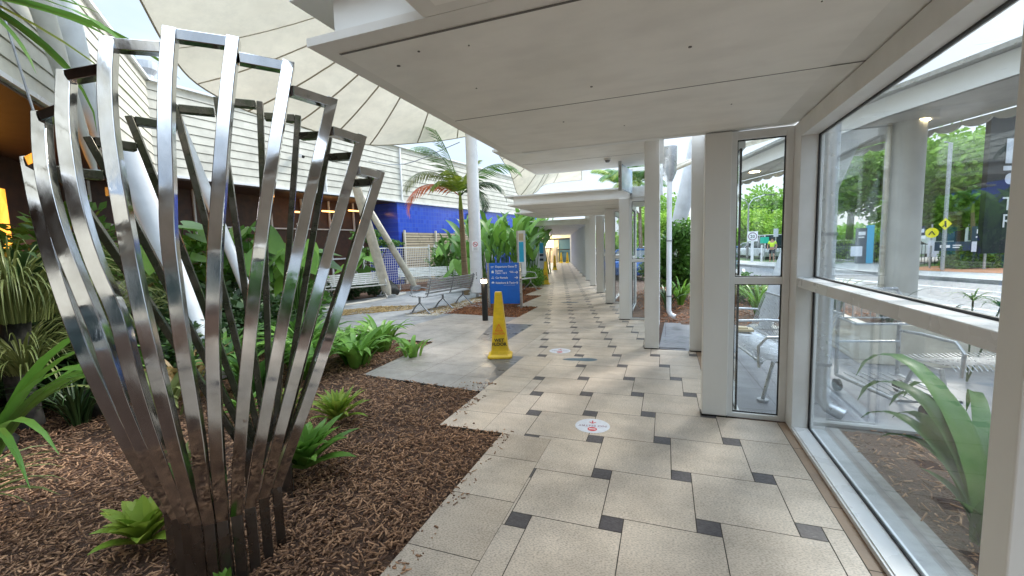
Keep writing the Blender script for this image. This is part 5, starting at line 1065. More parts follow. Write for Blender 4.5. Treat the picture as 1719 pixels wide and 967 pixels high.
tree(12.6, 62, 8, 4.5, 'distant hazy tree right of the street lamp', 36, 'tree1', n=5000, size=.25, base=.2)
tree(10.6, 45, 4.2, 2.2, 'small light tree behind the left street tree', 37, 'tree2', n=5000, base=.3)
tree(-.5, 47, 5.5, 3.2, 'green tree seen between the far columns', 38, 'tree2', n=6000, base=.2)
tree(-1.5, 62, 9, 5, 'tree far away behind the far columns', 39, 'tree1', n=5000, size=.25, base=.2)
g_ = leaf_cloud('distant_trees', np.column_stack([rng.uniform(-20, 60, 16000), rng.uniform(80, 95, 16000), rng.uniform(0, 1, 16000) ** .8 * 3.2 + rng.normal(0, .3, 16000)]), .45, 'tree1', seed=44); o = bpy.data.objects.new('distant_trees', g_); col.objects.link(o); tag(o, kind='stuff')
# distant white building and houses
t = thing('distant_building', 'low white building with dark window openings beyond the hedge', 'building', (24, 42, 0)); b = MB(); b.box(19, 29, 42, 46, 0, 3.4); b.build('wall', 'whitebright', t); b = MB(); b.box(18.6, 29.4, 41.6, 46.4, 3.4, 3.7); b.build('roof', 'conc', t)
for i in range(5): b = MB(); b.box(19.6 + i * 1.9, 20.7 + i * 1.9, 41.94, 42, 1.0, 2.4); b.build('window', 'carglass', t)
# cars
def car(paint, label, x, y, rz, suv=0):
    t = thing('parked_car', label, 'car', (x, y, -.16), 'vehicles on the road and in the car park', local=True); t.rotation_euler.z = R_(rz)
    H_ = 1.45 + suv; prof = [(-2.2, .35), (-2.25, .7), (-2.15, .95), (-1.3, 1.02), (1.25, 1.0), (2.0, .85), (2.2, .65), (2.2, .35)]
    b = MB(); n = len(prof)
    def ring(y_, k): return [(px_, y_, pz) for px_, pz in prof]
    vs = [(p[0] * (.985), -.78, p[1]) for p in prof] + [(p[0], -.86, p[1] * 1.0) if p[1] < .9 else (p[0], -.80, p[1]) for p in prof] + [(p[0], .86, p[1]) if p[1] < .9 else (p[0], .80, p[1]) for p in prof]
    vs = vs[n:]; b.add(vs, [tuple(range(n)), tuple(range(2 * n - 1, n - 1, -1))] + [(i, i + n, (i + 1) % n + n, (i + 1) % n) for i in range(n)]); b.build('body', paint, t, bevel=.05)
    b = MB(); b.add([(-1.9, -.72, 1.0), (1.15, -.72, .98), (.45, -.60, H_ - .05), (-1.5, -.60, H_ - .05), (-1.9, .72, 1.0), (1.15, .72, .98), (.45, .60, H_ - .05), (-1.5, .60, H_ - .05)], [(0, 1, 2, 3), (7, 6, 5, 4), (1, 5, 6, 2), (0, 3, 7, 4), (3, 2, 6, 7)]); b.build('window_glass', 'carglass', t)
    b = MB(); b.obox((-.52, 0, H_ - .03), (1.0, 0, 0), (0, .62, 0), (0, 0, .03))
    for s in (-1, 1):
        for xa, xb in ((-1.95, -1.5), (-.45, -.5), (1.2, .45)): b.bar((xa, s * .725, .99), (xb, s * .605, H_ - .04), .06, .04)
    b.build('roof', paint, t, bevel=.02)
    for x_ in (-1.4, 1.35):
        for s in (-1, 1):
            b = MB(); b.tube([(x_, s * .70, .32), (x_, s * .88, .32)], .32, 20); wh = b.build('wheel', 'rubber', t); b = MB(); b.tube([(x_, s * .86, .32), (x_, s * .89, .32)], .19, 16); b.build('rim', 'galv', wh)
    for s in (-1, 1): b = MB(); b.obox((2.12, s * .6, .7), (.06, 0, 0), (0, .17, 0), (0, 0, .06)); b.build('headlight', 'whiteprint', t)
    return t
car('carblue', 'blue car seen between far columns of the walkway', -1.75, 20.2, 112)
car('carwhite', 'white van seen behind the downpipe through the large glass', 7.6, 39.5, 100, .6)
for i, (x, y, rz, p_) in enumerate(((10.2, 41, 20, 'cardark'), (12.6, 40.5, 25, 'carwhite'), (8.2, 43.5, 15, 'carwhite'), (4.4, 44, 10, 'cardark'), (15.8, 37.8, 30, 'carwhite'), (-1.2, 33, 112, 'carwhite'))):
    car(p_, ['dark parked car left of the blue totem', 'white parked car behind the blue totem', 'white parked car behind the worker', 'dark parked car left of the street lamp', 'white parked car behind the red bin', 'white car far away between the columns'][i], x, y, rz)
# worker
def skin_body(name, joints, edges, mtl, parent, lv=2):
    me = bpy.data.meshes.new(name); me.from_pydata([j[0] for j in joints], edges, []); o = bpy.data.objects.new(name, me); col.objects.link(o)
    o.modifiers.new('s', 'SKIN'); sv = me.skin_vertices[0].data
    for i, j in enumerate(joints): sv[i].radius = (j[1], j[1] * (j[2] if len(j) > 2 else 1)); sv[i].use_root = (i == 0)
    sb = o.modifiers.new('u', 'SUBSURF'); sb.levels = lv; sb.render_levels = lv
    dg = bpy.context.evaluated_depsgraph_get(); m2 = bpy.data.meshes.new_from_object(o.evaluated_get(dg)); bpy.data.objects.remove(o)
    m2.materials.clear(); m2.materials.append(M[mtl]); m2.polygons.foreach_set('use_smooth', [True] * len(m2.polygons)); o2 = bpy.data.objects.new(name, m2); col.objects.link(o2); o2.parent = parent; return o2
t = thing('person', 'person in a yellow hi-vis vest and dark shorts standing across the road', 'person', (6.85, 33.4, -.02), local=True); t.rotation_euler.z = R_(-20); t.scale = (.97, .97, .97)
skin_body('body', [((0, 0, .95), .13, .8), ((0, 0, 1.2), .15, .7), ((0, 0, 1.42), .14, .65), ((0, 0, 1.52), .05), ((0, -.01, 1.66), .095), ((.18, 0, 1.42), .055), ((.28, .02, 1.15), .042), ((.26, -.15, .95), .03), ((.26, -.2, .88), .035), ((-.18, 0, 1.42), .055), ((-.28, .02, 1.15), .042), ((-.26, -.1, .93), .03), ((-.26, -.13, .86), .035), ((.09, 0, .88), .085), ((.11, -.02, .5), .06), ((.12, .02, .08), .042), ((.13, -.12, .03), .04), ((-.09, 0, .88), .085), ((-.11, .03, .5), .06), ((-.12, .08, .08), .042), ((-.13, -.05, .03), .04)],
    [(0, 1), (1, 2), (2, 3), (3, 4), (2, 5), (5, 6), (6, 7), (7, 8), (2, 9), (9, 10), (10, 11), (11, 12), (0, 13), (13, 14), (14, 15), (15, 16), (0, 17), (17, 18), (18, 19), (19, 20)], 'skin', t)
skin_body('vest', [((0, 0, .98), .155, .85), ((0, 0, 1.2), .172, .75), ((0, 0, 1.4), .165, .7), ((.17, 0, 1.42), .075), ((.25, .01, 1.25), .062), ((-.17, 0, 1.42), .075), ((-.25, .01, 1.25), .062)], [(0, 1), (1, 2), (2, 3), (3, 4), (2, 5), (5, 6)], 'hiviz', t)
skin_body('shorts', [((0, 0, .93), .15, .85), ((.10, 0, .82), .10), ((.12, -.01, .55), .08), ((-.10, 0, .82), .10), ((-.12, .02, .55), .08)], [(0, 1), (1, 2), (0, 3), (3, 4)], 'cloth', t)
b = MB(); b.sphere((0, 0, 1.70), .112, 12, 8, (1, 1, .75)); b.cyl(0, 0, 1.70, 1.715, .15, n=16); b.build('hat', 'cloth', t, smooth=True)

# ================================================================ PLANTING
def strap(x, y, z, n, L, wd, mtl, label, seed, up=(1.0, 2.2), droop=(1.2, 2.2), grp='strappy leaved plants in the garden beds', name='strappy_plant', spread=.08, heading=None):
    r = random.Random(seed); b = MB()
    for i in range(n):
        a = r.uniform(0, 2 * math.pi) if heading is None else R_(r.gauss(heading[0], heading[1])); l = L * r.uniform(.6, 1.1); q = Vector((math.cos(a), math.sin(a), 0)); rad = r.uniform(0, spread)
        b.blade((x + q.x * rad, y + q.y * rad, z), q, l, wd * r.uniform(.75, 1.15), up=r.uniform(*up), droop=r.uniform(*droop), fold=r.uniform(.15, .5), twist=r.uniform(-.5, .5), seg=7)
    t = thing(name, label, 'plant', (x, y, z), grp); b.build('leaves', mtl, t, smooth=True); return t
def brom(x, y, z, n, L, wd, mtl, label, seed):
    r = random.Random(seed); b = MB()
    for i in range(n):
        t_ = i / n; a = i * 2.399; q = Vector((math.cos(a), math.sin(a), 0)); b.blade((x + q.x * .02, y + q.y * .02, z + .02 + .05 * t_), q, L * (1.05 - .45 * t_) * r.uniform(.85, 1.1), wd * r.uniform(.85, 1.1), up=.25 + 1.2 * t_, droop=r.uniform(.5, 1.0), fold=.5, seg=6)
    t = thing('bromeliad', label, 'plant', (x, y, z), 'bromeliads in the bark mulch'); b.build('leaves', mtl, t, smooth=True)
brom(-2.79, 2.92, 0, 44, .36, .055, 'leafy', 'yellow green bromeliad rosette in the open mulch', 1)
brom(-2.40, 2.16, 0, 36, .42, .10, 'leafb', 'broad bright green bromeliad just right of the sculpture base', 2)
brom(-2.62, 1.30, 0, 26, .28, .085, 'leafy', 'light green bromeliad just left of the sculpture base', 3)
brom(-3.75, 2.75, 0, 24, .28, .06, 'leafb', 'small green bromeliad behind the sculpture base', 4)
brom(-3.45, 3.0, 0, 20, .24, .05, 'leafy', 'small yellow bromeliad seen through the middle bars', 5)
brom(-3.25, 1.9, 0, 18, .2, .035, 'leafo', 'thin small bromeliad in the mulch left of the sculpture', 6)
strap(-1.86, 1.20, 0, 4, .16, .05, 'leafb', 'single pointed green shoot at the bottom edge of the picture', 10, up=(2.5, 4), droop=(.2, .5), name='seedling', spread=.02)
k = 20
for (x, y, n, L, wd, mtl, lab) in ((-4.35, 3.35, 34, .85, .055, 'leafstrap', 'strappy green clump seen through the right bars'), (-4.15, 3.95, 40, .85, .07, 'leafb', 'bright strappy clump at the right of the sculpture'), (-4.6, 4.2, 40, .85, .07, 'leafb', 'tall bright clump seen between the two rightmost bars'), (-4.2, 5.4, 40, .7, .06, 'leafb', 'bright clump spilling toward the corner of the paving'), (-3.95, 4.55, 36, .7, .07, 'leafb', 'low bright clump at the corner of the stone paving'), (-4.3, 4.9, 30, .65, .06, 'leafb', 'bright clump behind the paving corner'),
    (-4.9, 4.6, 34, .9, .06, 'leafstrap', 'tall strappy clump left of the paving'), (-5.3, 3.7, 30, .9, .05, 'leafstrap', 'strappy clump near the thick mast foot'), (-4.6, 2.55, 24, .7, .05, 'leafo', 'olive clump behind the left bars'), (-5.5, 4.9, 32, .9, .055, 'leafstrap', 'strappy clump behind the centre of the sculpture'),
    (-6.1, 5.6, 30, .8, .05, 'leafd', 'dark clump by the plaza edge'), (-3.5, 5.2, 16, .4, .05, 'leafb', 'small clump at the front of the plaza paving'), (-5.0, 5.5, 26, .5, .05, 'leafb', 'low clump beside the plaza paving'), (-4.95, 3.0, 22, .8, .045, 'leafdry', 'yellowing clump between the left bars'), (-5.6, 3.0, 26, 1.0, .05, 'leafstrap', 'clump at the foot of the rock bank')):
    k += 1; strap(x, y, -.02, int(n * 1.1), L, wd * 1.45, mtl, lab, k, spread=.16)
# tussock, foreground lily leaves, hanging leaves
strap(-5.5, 2.0, 1.0, 420, 1.25, .015, 'leafo', 'shaggy olive grass tussock at the left edge', 41, up=(.6, 3), droop=(1.6, 3.6), name='grass_tussock', spread=.25, grp=None)
strap(-5.35, 1.95, .55, 220, .85, .014, 'leafo', 'drooping grass skirt on the dark trunk at the left edge', 47, up=(.3, 2), droop=(1.6, 3.2), name='grass_tussock', spread=.14, grp=None)
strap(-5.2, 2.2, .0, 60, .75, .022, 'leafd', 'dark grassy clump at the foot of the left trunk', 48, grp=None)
strap(-5.9, 2.7, .8, 200, .9, .013, 'leafo', 'second shaggy tussock behind the left bars', 42, up=(.6, 3), droop=(1.6, 3.4), name='grass_tussock', spread=.25, grp=None)
strap(-6.4, 3.1, .5, 220, .85, .016, 'leafo', 'fine leaved olive clump between the left bars and the mast', 142, up=(.6, 3), droop=(1.2, 3.0), name='grass_tussock', spread=.35, grp=None)
strap(-3.62, 1.1, .42, 14, 1.35, .062, 'leafb', 'long arching green lily leaves reaching in from the left edge', 43, up=(.35, .9), droop=(1.0, 1.7), heading=(22, 22), name='arching_lily', grp=None)
strap(-3.9, .95, .0, 20, .75, .04, 'leafo', 'thin arching leaves low at the left edge', 44, up=(.5, 1.2), droop=(1.0, 2.0), heading=(30, 30), name='arching_lily', grp=None)
strap(-3.95, 1.38, 3.15, 12, 1.0, .075, 'leaf', 'hanging dark green leaves at the upper left corner', 45, up=(-.35, .15), droop=(.5, 1.3), heading=(25, 30), name='hanging_plant', grp=None)
strap(-3.95, 1.3, 3.35, 14, .5, .012, 'leafdry', 'thin dry hanging stems at the upper left corner', 46, up=(-1.5, .1), droop=(1.0, 2.4), heading=(20, 50), name='air_plant', grp=None)
# fern trunk and rocks
t = thing('tree_fern', 'dark fibrous tree fern trunk at the left edge', 'plant', (-5.6, 2.0, 0)); b = MB(); b.tube([(-5.6, 2.02, 0), (-5.62, 2.0, .6), (-5.6, 2.05, 1.15)], [.11, .09, .1], 14); b.build('trunk', 'rock', t, smooth=True)
b = MB(); r = random.Random(77)
for i in range(14):
    a = r.uniform(0, 6.28); b.blade((-5.6, 2.05, 1.15), (math.cos(a), math.sin(a), 0), r.uniform(.6, 1.0), .09, up=r.uniform(.4, 1.5), droop=r.uniform(1, 2.2), seg=6)
b.build('fronds', 'leafd', t, smooth=True)
def rock(x, y, s, label, seed):
    r = random.Random(seed); bm = bmesh.new(); bmesh.ops.create_icosphere(bm, subdivisions=3, radius=1)
    for v in bm.verts:
        n = v.co.copy(); f_ = 1 + .22 * math.sin(n.x * 3 + seed) * math.cos(n.y * 4 + seed * 2) + .12 * math.sin(n.z * 7 + n.x * 5 + seed); v.co = Vector((n.x * s[0] * f_, n.y * s[1] * f_, n.z * s[2] * f_))
    me = bpy.data.meshes.new('rock'); bm.to_mesh(me); bm.free(); me.materials.append(M['rock']); me.polygons.foreach_set('use_smooth', [True] * len(me.polygons)); o = bpy.data.objects.new('rock', me); o.location = (x, y, s[2] * .4); col.objects.link(o); tag(o, label, 'rock', 'dark rocks in the garden')
rock(-5.3, 1.55, (.28, .22, .12), 'flat grey rock low at the left edge', 1); rock(-6.1, 3.2, (.35, .3, .3), 'dark boulder behind the left bars', 2); rock(-6.9, 2.6, (.5, .4, .5), 'dark boulder in the shade at the left', 3)
rock(-5.35, 2.55, (.28, .25, .22), 'small dark rock at the back of the mulch', 4); rock(-6.3, 3.9, (.5, .4, .4), 'dark rock behind the thick mast foot', 5); rock(-7.2, 3.4, (.7, .6, .8), 'large dark rock in the shaded bank', 6)
rock(-8.9, 12.2, (.25, .2, .25), 'pale rock beside the cream mast foot', 8); rock(-9.2, 12.6, (.22, .22, .3), 'pale rock under the mesh fence', 9)
# elephant ears
def bigleaf(x, y, z, n, h, s, mtl, label, seed, spread=.5):
    r = random.Random(seed); t = thing('elephant_ear', label, 'plant', (x, y, z), 'large leaved plants'); st = MB(); b = MB()
    for i in range(n):
        a = r.uniform(0, 6.28); d = Vector((math.cos(a), math.sin(a), 0)); hh = h * r.uniform(.55, 1.05); top = Vector((x, y, z)) + d * spread * r.uniform(.4, 1) + Vector((0, 0, hh)); st.tube([(x + d.x * .05, y + d.y * .05, z), Vector((x, y, z)) + d * spread * .25 + Vector((0, 0, hh * .6)), top], [.018, .014, .009], 6)
        L = s * r.uniform(.7, 1.1); nr = (d * .7 + Vector((0, 0, 1)) + Vector((r.uniform(-.4, .4), -.5, 0))).normalized(); td = (d * 1.0 + Vector((0, 0, -.7))).normalized(); td = (td - nr * td.dot(nr)).normalized(); sd = td.cross(nr)
        prof = [(-.32, .30), (-.28, .42), (-.05, .50), (.25, .44), (.6, .26), (.85, .1), (1, 0)]; P = [top + td * L * u + sd * L * v - nr * (.25 * abs(v) * L * 0) for u, v in prof]; Q = [top + td * L * u - sd * L * v for u, v in prof[::-1][1:]]
        mid = [top - nr * .0 + td * L * u - nr * .05 * L for u in (0, .4, .8)]
        vs = [top] + P + Q; vs = [v for v in vs]; nn = len(vs) - 1
        for q in range(1, nn + 1): vs[q] = vs[q] + nr * .10 * L * (abs((vs[q] - top).dot(sd)) / L)
        b.add(vs, [(0, q, q + 1) for q in range(1, nn)] + [])
    st.build('stalks', 'leaf', t, smooth=True); b.build('leaves', mtl, t, smooth=True)
def shrub(x, y, z, lobes, n, size, mtl, label, seed, stem=True, cat='shrub', grp=None):
    t = thing('shrub', label, cat, (x, y, 0), grp, local=True); P = blob_points(n, [(a, b_, c_ + z, r_, q) for a, b_, c_, r_, q in lobes], seed, .2); o = bpy.data.objects.new('foliage', leaf_cloud('foliage', P, size, mtl, seed=seed)); col.objects.link(o); o.parent = t
    b = MB(); rr = random.Random(seed)
    for l in lobes[:5]: b.tube([(0, 0, 0), (l[0] * .4, l[1] * .4, (l[2] + z) * .5), (l[0], l[1], l[2] + z)], [.03, .02, .01], 6)
    b.build('stems', 'trunk', t)
shrub(-8.6, 3.9, .2, [(0, 0, 1.5, .8, 1), (.3, .3, 1.0, .6, 1), (-.5, -.8, 1.0, .9, 1), (0, 0, .4, .9, .8)], 1800, .10, 'leaf', 'leafy green shrub behind the left bars under the cream wall', 51)
shrub(-8.2, 5.6, .1, [(0, 0, 1.5, .6, .8), (.5, .4, 1.1, .5, .8), (-.3, -.3, .7, .8, .8)], 1700, .09, 'leafb', 'bright shrub in front of the brown windows', 52)
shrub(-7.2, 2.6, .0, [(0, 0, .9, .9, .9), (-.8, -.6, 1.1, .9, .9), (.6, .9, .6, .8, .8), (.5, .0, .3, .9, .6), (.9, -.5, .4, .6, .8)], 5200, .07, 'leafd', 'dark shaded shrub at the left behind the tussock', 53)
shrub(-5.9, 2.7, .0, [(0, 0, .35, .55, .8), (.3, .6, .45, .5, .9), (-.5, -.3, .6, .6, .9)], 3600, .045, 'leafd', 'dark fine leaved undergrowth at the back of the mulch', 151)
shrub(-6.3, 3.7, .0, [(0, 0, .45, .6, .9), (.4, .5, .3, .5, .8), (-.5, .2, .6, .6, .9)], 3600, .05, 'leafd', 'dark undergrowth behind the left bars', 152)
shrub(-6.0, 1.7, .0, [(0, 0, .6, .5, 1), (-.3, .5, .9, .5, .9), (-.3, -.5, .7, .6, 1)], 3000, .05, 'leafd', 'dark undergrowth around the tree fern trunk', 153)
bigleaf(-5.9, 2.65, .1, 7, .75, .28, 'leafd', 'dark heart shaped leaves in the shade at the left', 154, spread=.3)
shrub(-5.5, -5.5, .0, [(0, 0, 1.2, 1.2, 1), (1.5, .3, .9, 1.0, 1), (-1.6, .2, 1.1, 1.2, 1), (2.8, .5, .8, .9, 1)], 4000, .12, 'leaf', 'unseen bushy shrub bed added behind the viewpoint for reflections', 155)  # unseen greenery added for the steel bars to reflect
shrub(4.5, -3.5, .0, [(0, 0, 1.2, 1.2, 1), (.3, 1.5, .9, 1.0, 1), (.2, -1.6, 1.1, 1.2, 1)], 3500, .12, 'leaf', 'unseen bushy shrub added behind the viewpoint beyond the glass for reflections', 156)  # unseen, added as more greenery for reflections
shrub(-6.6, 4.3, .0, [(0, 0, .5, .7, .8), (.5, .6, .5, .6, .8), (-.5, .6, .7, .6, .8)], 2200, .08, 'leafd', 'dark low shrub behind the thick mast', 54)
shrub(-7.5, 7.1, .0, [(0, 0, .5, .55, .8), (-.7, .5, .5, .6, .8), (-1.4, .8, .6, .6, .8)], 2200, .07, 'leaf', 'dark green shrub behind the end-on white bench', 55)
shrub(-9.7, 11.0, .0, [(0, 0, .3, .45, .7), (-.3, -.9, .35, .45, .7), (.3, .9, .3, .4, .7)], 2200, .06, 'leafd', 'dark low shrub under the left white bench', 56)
shrub(-9.9, 12.3, 1.2, [(0, 0, .9, .55, .45), (.5, .6, .6, .5, .3), (-.3, .3, .3, .5, .4)], 2200, .05, 'leaf', 'feathery green shrub in front of the blue wall corner', 57)
shrub(-9.1, 16.6, .3, [(0, 0, .9, .8, .9), (.8, .5, .6, .7, .8), (-.6, .5, .5, .7, .8), (.3, 0, .2, .8, .5)], 3500, .06, 'leaf', 'dark bushy shrub in front of the tan screen wall', 58)
shrub(-4.95, 15.9, .0, [(0, 0, .35, .5, .8), (.25, -.5, .3, .42, .8), (-.1, .6, .35, .5, .8)], 3000, .045, 'leafb', 'low dense green bush beside the second cone', 59)
shrub(.25, 12.3, .0, [(0, 0, 1.2, .62, 1), (.25, .3, .7, .6, .9), (-.4, .5, .8, .6, .9), (.1, -.2, 1.75, .4, 1)], 5200, .07, 'leaf', 'dense dark shrub in the garden beyond the doorway', 60)
shrub(1.3, 11.6, .0, [(0, 0, .35, .45, .8), (.6, .2, .35, .45, .8)], 1800, .06, 'leaf', 'low rounded shrub behind the mast foot outside', 61)
for i, (x, y, n, L, w_, mtl, lab) in enumerate(((.35, 10.9, 40, 1.0, .05, 'leafb', 'strappy clump below the doorway shrub'), (.05, 10.0, 14, .9, .06, 'leafd', 'dark strappy plant seen through the far narrow window'), (1.75, 9.6, 40, 1.0, .05, 'leafb', 'bright strappy clump through the narrow window'), (2.3, 10.2, 40, .95, .05, 'leafy', 'yellow green clump beside the white mast foot'), (1.3, 10.6, 34, .95, .05, 'leafb', 'green clump at the left of the narrow window view'))):
    strap(x, y, .02, n, L, w_, mtl, lab, 80 + i)
strap(3.0, 9.5, .1, 60, .9, .05, 'leafo', 'bushy strappy plant behind the large glass beside the downpipe', 90); strap(2.72, 6.75, .42, 14, .6, .035, 'leafd', 'thin leaved plant in the beige planter', 91)
strap(3.25, 6.7, .42, 10, .4, .03, 'leafd', 'small spiky plant at the right of the planter', 92)
t = thing('umbrella_plant', 'small palm like plant above the glass mid rail', 'plant', (3.0, 5.6, 0)); b = MB(); b.tube([(2.95, 5.62, 0), (2.93, 5.58, .85)], .008, 6); b.tube([(2.95, 5.62, 0), (3.1, 5.5, .80)], .008, 6); b.build('stems', 'leafd', t); b = MB(); r = random.Random(5)
for cx_, cy_, cz_ in ((2.93, 5.58, .85), (3.1, 5.5, .80)):
    for i in range(16): a = i * .393 + r.uniform(-.1, .1); b.blade((cx_, cy_, cz_), (math.cos(a), math.sin(a), 0), r.uniform(.2, .3), .016, up=r.uniform(.2, .6), droop=r.uniform(1.2, 1.9), seg=6)
b.build('leaves', 'leaf', t, smooth=True)
# big lily just outside the glass
t = thing('giant_lily', 'large arching lily leaves pressed close outside the lower pane', 'plant', (1.75, 2.75, 0)); r = random.Random(9); b = MB()
for i, (a, l, wd, up, dr) in enumerate(((104, 1.35, .10, 2.2, 2.6), (88, 1.3, .10, 2.6, 2.5), (100, 1.6, .10, 3.0, 2.6), (68, 1.3, .08, 2.6, 2.6), (96, 1.0, .10, 1.2, 2.1), (112, 1.0, .10, 1.4, 2.2), (120, .75, .11, 2.4, 2.2), (20, 1.0, .09, 1.6, 2.2), (55, 1.1, .09, 2.0, 2.4), (200, .3, .1, 2.3, 1.0), (-30, 1.0, .12, 1.6, 2.0), (95, 1.2, .09, 2.4, 2.5), (260, .7, .12, 1.6, 1.8), (-70, .9, .12, 1.6, 1.8), (135, .4, .10, 1.5, 1.2), (0, .8, .1, 2.8, 1.2))):
    b.blade((1.48, 2.62, 0), (math.cos(R_(a)), math.sin(R_(a)), 0), l, wd, up=up, droop=dr, fold=.3, seg=10, twist=r.uniform(-.3, .3))
b.build('leaves', 'leafstrap', t, smooth=True)
bigleaf(-8.6, 15.7, .2, 12, 1.7, .55, 'leafb', 'elephant ear plant with upright round leaves beside the palm', 61)
bigleaf(-7.2, 5.6, .1, 12, 2.0, .6, 'leaf', 'elephant ear leaves behind the centre bars', 62)
bigleaf(-6.6, 6.1, .1, 12, 1.6, .5, 'leafb', 'elephant ear leaves in front of the plaza bench', 63)
bigleaf(-8.7, 7.0, .1, 12, 2.0, .6, 'leaf', 'tall elephant ear leaves in front of the brown windows', 167)
bigleaf(-7.9, 4.7, .1, 12, 1.9, .5, 'leafb', 'elephant ear leaves between the white masts', 168)
bigleaf(-9.4, 8.2, .1, 12, 1.8, .55, 'leafb', 'elephant ear leaves at the corner of the brown wall', 169)
bigleaf(-10.0, 12.0, .1, 14, 1.4, .55, 'leafb', 'elephant ear leaves behind the left white bench', 64)
bigleaf(-9.8, 9.6, .1, 14, 1.4, .55, 'leaf', 'elephant ear leaves behind the end of the white bench', 65)
bigleaf(-6.9, 13.6, .1, 10, .9, .6, 'leafb', 'elephant ear leaves just behind the blue sign', 66)
# heliconia / banana thicket
def paddles(x, y, n, h, L, mtl, label, seed, sp=1.0):
    r = random.Random(seed); t = thing('heliconia', label, 'plant', (x, y, 0), 'tall paddle leaved thicket'); st = MB(); b = MB()
    for i in range(n):
        bx_, by_ = x + r.gauss(0, sp * .4), y + r.gauss(0, sp * .4); a = r.uniform(0, 6.28); d = Vector((math.cos(a), math.sin(a), 0)); hh = h * r.uniform(.4, .9)
        base = Vector((bx_, by_, 0)); tp = base + d * hh * .15 + Vector((0, 0, hh)); st.tube([base, tp], [.02, .01], 5); l = L * r.uniform(.6, 1.1); tip = tp + (d * r.uniform(.3, .9) + Vector((0, 0, r.uniform(.4, 1.2)))).normalized() * l
        b.paddle(tp - Vector((0, 0, .05)), tip, l * .28, (-d * .6 + Vector((0, -.4, .6))), droop=r.uniform(.05, .35))
    st.build('stalks', 'leaf', t); b.build('leaves', mtl, t, smooth=True)
i = 0
for (x, y, h) in ((-6.4, 15.6, 2.3), (-6.9, 17.2, 2.6), (-6.2, 17.8, 2.5), (-7.3, 15.2, 2.2), (-5.9, 16.4, 2.0), (-6.6, 19.5, 2.8), (-6.6, 22.0, 3.0), (-8.0, 18.0, 2.6), (-7.6, 24, 3.2)):
    paddles(x, y, 26, h, 1.15, 'leafb' if i % 2 == 0 else 'leaf', names[i] + ' paddle leaved clump of the thicket behind the blue sign', 100 + i, 1.2); i += 1
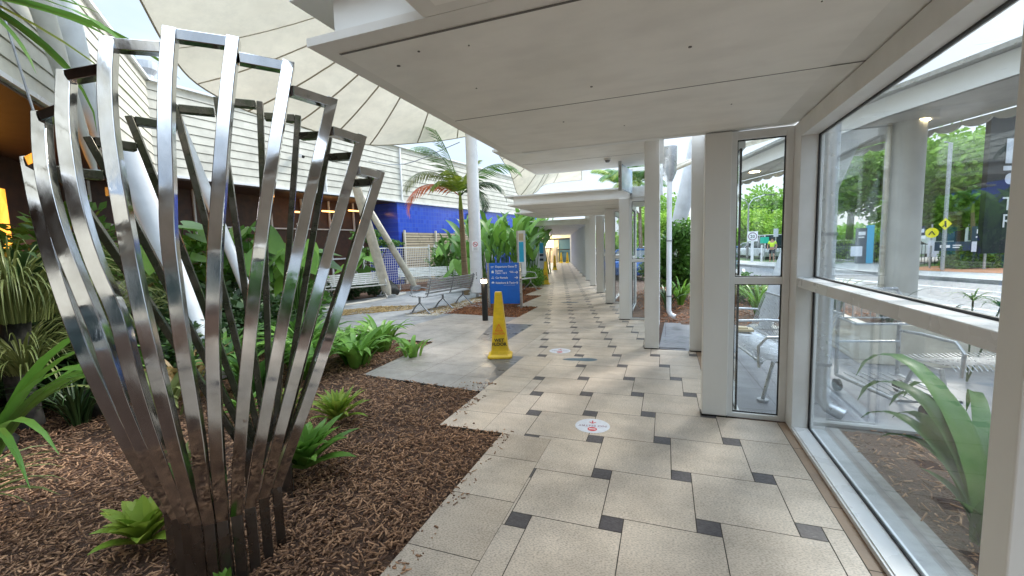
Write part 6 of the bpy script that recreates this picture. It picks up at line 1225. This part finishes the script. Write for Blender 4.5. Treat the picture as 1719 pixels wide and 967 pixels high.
# palm
def palm(x, y, h, label, seed, nfr=11, L=1.9, lean=(-.12, .1), grp=None, simple=False, rd=None):
    r = random.Random(seed); t = thing('palm_tree', label, 'palm', (x, y, 0), grp); b = MB(); T = Vector((x + lean[0], y + lean[1], h)); b.tube([(x, y, 0), (x + lean[0] * .3, y + lean[1] * .3, h * .4), (x + lean[0] * .7, y + lean[1] * .8, h * .75), T], [.13, .095, .085, .07], 12); b.build('trunk', 'palmtrunk', t, smooth=True)
    b = MB(); b.tube([T - Vector((0, 0, .05)), T + Vector((0, 0, .5))], [.075, .04], 10); b.build('crownshaft', 'leafy', t, smooth=True)
    fr = rd or [(i * 2.399 + r.uniform(-.3, .3), r.uniform(.2, 1.8), r.uniform(1.3, 2.4), 'leaf' if i % 3 else 'leafy', L * r.uniform(.8, 1.1)) for i in range(nfr)]
    for (a, up, dr, mtl, l) in fr:
        d = Vector((math.cos(a), math.sin(a), 0)); sd = Vector((-d.y, d.x, 0)); ang = math.atan2(up, .5); p = T + Vector((0, 0, .4)); seg = 22; pts = [p.copy()]; tang = []
        for k_ in range(seg):
            dd_ = d * math.cos(ang) + Vector((0, 0, math.sin(ang))); tang.append(dd_); p = p + dd_ * l / seg; pts.append(p.copy()); ang -= dr / seg * (.4 + 1.2 * k_ / seg)
        b = MB(); b.tube(pts, [.018 * (1 - .85 * k_ / seg) for k_ in range(seg + 1)], 5)
        for k_ in range(3, seg):
            t_ = k_ / seg; ll = .52 * math.sin(math.pi * min(1, t_ * .85 + .12)) ** .6 * (l / 1.9); dd_ = tang[k_]; nr = sd.cross(dd_)
            for s_ in (-1, 1):
                for hf in (0, .5):
                    o_ = pts[k_] + dd_ * hf * l / seg; e = (sd * s_ * 1.0 + dd_ * .75 + (-nr if nr.z > 0 else nr) * .0 + Vector((0, 0, -.35 - .2 * r.random()))).normalized(); w_ = dd_ * .021
                    m_ = o_ + e * ll * .55; q = o_ + e * ll + Vector((0, 0, -.10 * ll)); b.add([o_ - w_ * .7, o_ + w_ * .7, m_ + w_, m_ - w_, q], [(0, 1, 2, 3), (3, 2, 4)])
        f_ = b.build('frond', mtl, t)
        if mtl == 'leafred': f_['label'] = 'drooping orange red frond'
    return t
pi = math.pi
az = lambda deg: R_(90 - deg)     # compass style, 0 = +Y
palm(-6.25, 12.6, 2.85, 'slender young palm with one orange red frond beside the white pole', 70, rd=[(az(250), .42, 2.9, 'leafred', 2.5), (az(262), .9, 2.6, 'leafo', 2.6), (az(280), 1.8, 1.5, 'leaf', 2.9), (az(255), 3.2, .8, 'leaf', 3.2), (az(85), .8, 2.0, 'leaf', 2.5), (az(70), .5, 2.6, 'leafd', 2.0), (az(110), .3, 3.0, 'leafd', 1.7), (az(0), 1.5, 1.8, 'leafy', 1.6), (az(180), 1.6, 2.2, 'leafy', 1.5), (az(320), .9, 2.2, 'leafy', 1.6), (az(210), .8, 2.6, 'leafy', 1.4), (az(40), 2.5, 1.0, 'leafy', 1.5)])
palm(-2.4, 26.5, 4.6, 'distant palm seen over the low roof slab, left of the other', 71, nfr=13, L=2.2, grp='distant palms above the roof gap'); palm(-1.2, 23, 4.2, 'distant palm seen over the low roof slab near the blade sign', 72, nfr=13, L=2.2, grp='distant palms above the roof gap')
palm(14.5, 27.8, 2.6, 'young palm under the dense street tree', 73, nfr=12, L=1.4, grp=None)
t = thing('plant_pot', 'square terracotta pot behind the bars by the bench', 'pot', (-9.9, 10.2, 0)); b = MB(); b.box(-9.95, -9.55, 9.0, 9.4, 0, .75); b.build('pot', 'terracotta', t); b = MB(); b.box(-9.9, -9.6, 9.05, 9.35, .75, .77); b.build('soil', 'soil', t)

for o in bpy.data.objects:
    if '_w' in o: del o['_w']
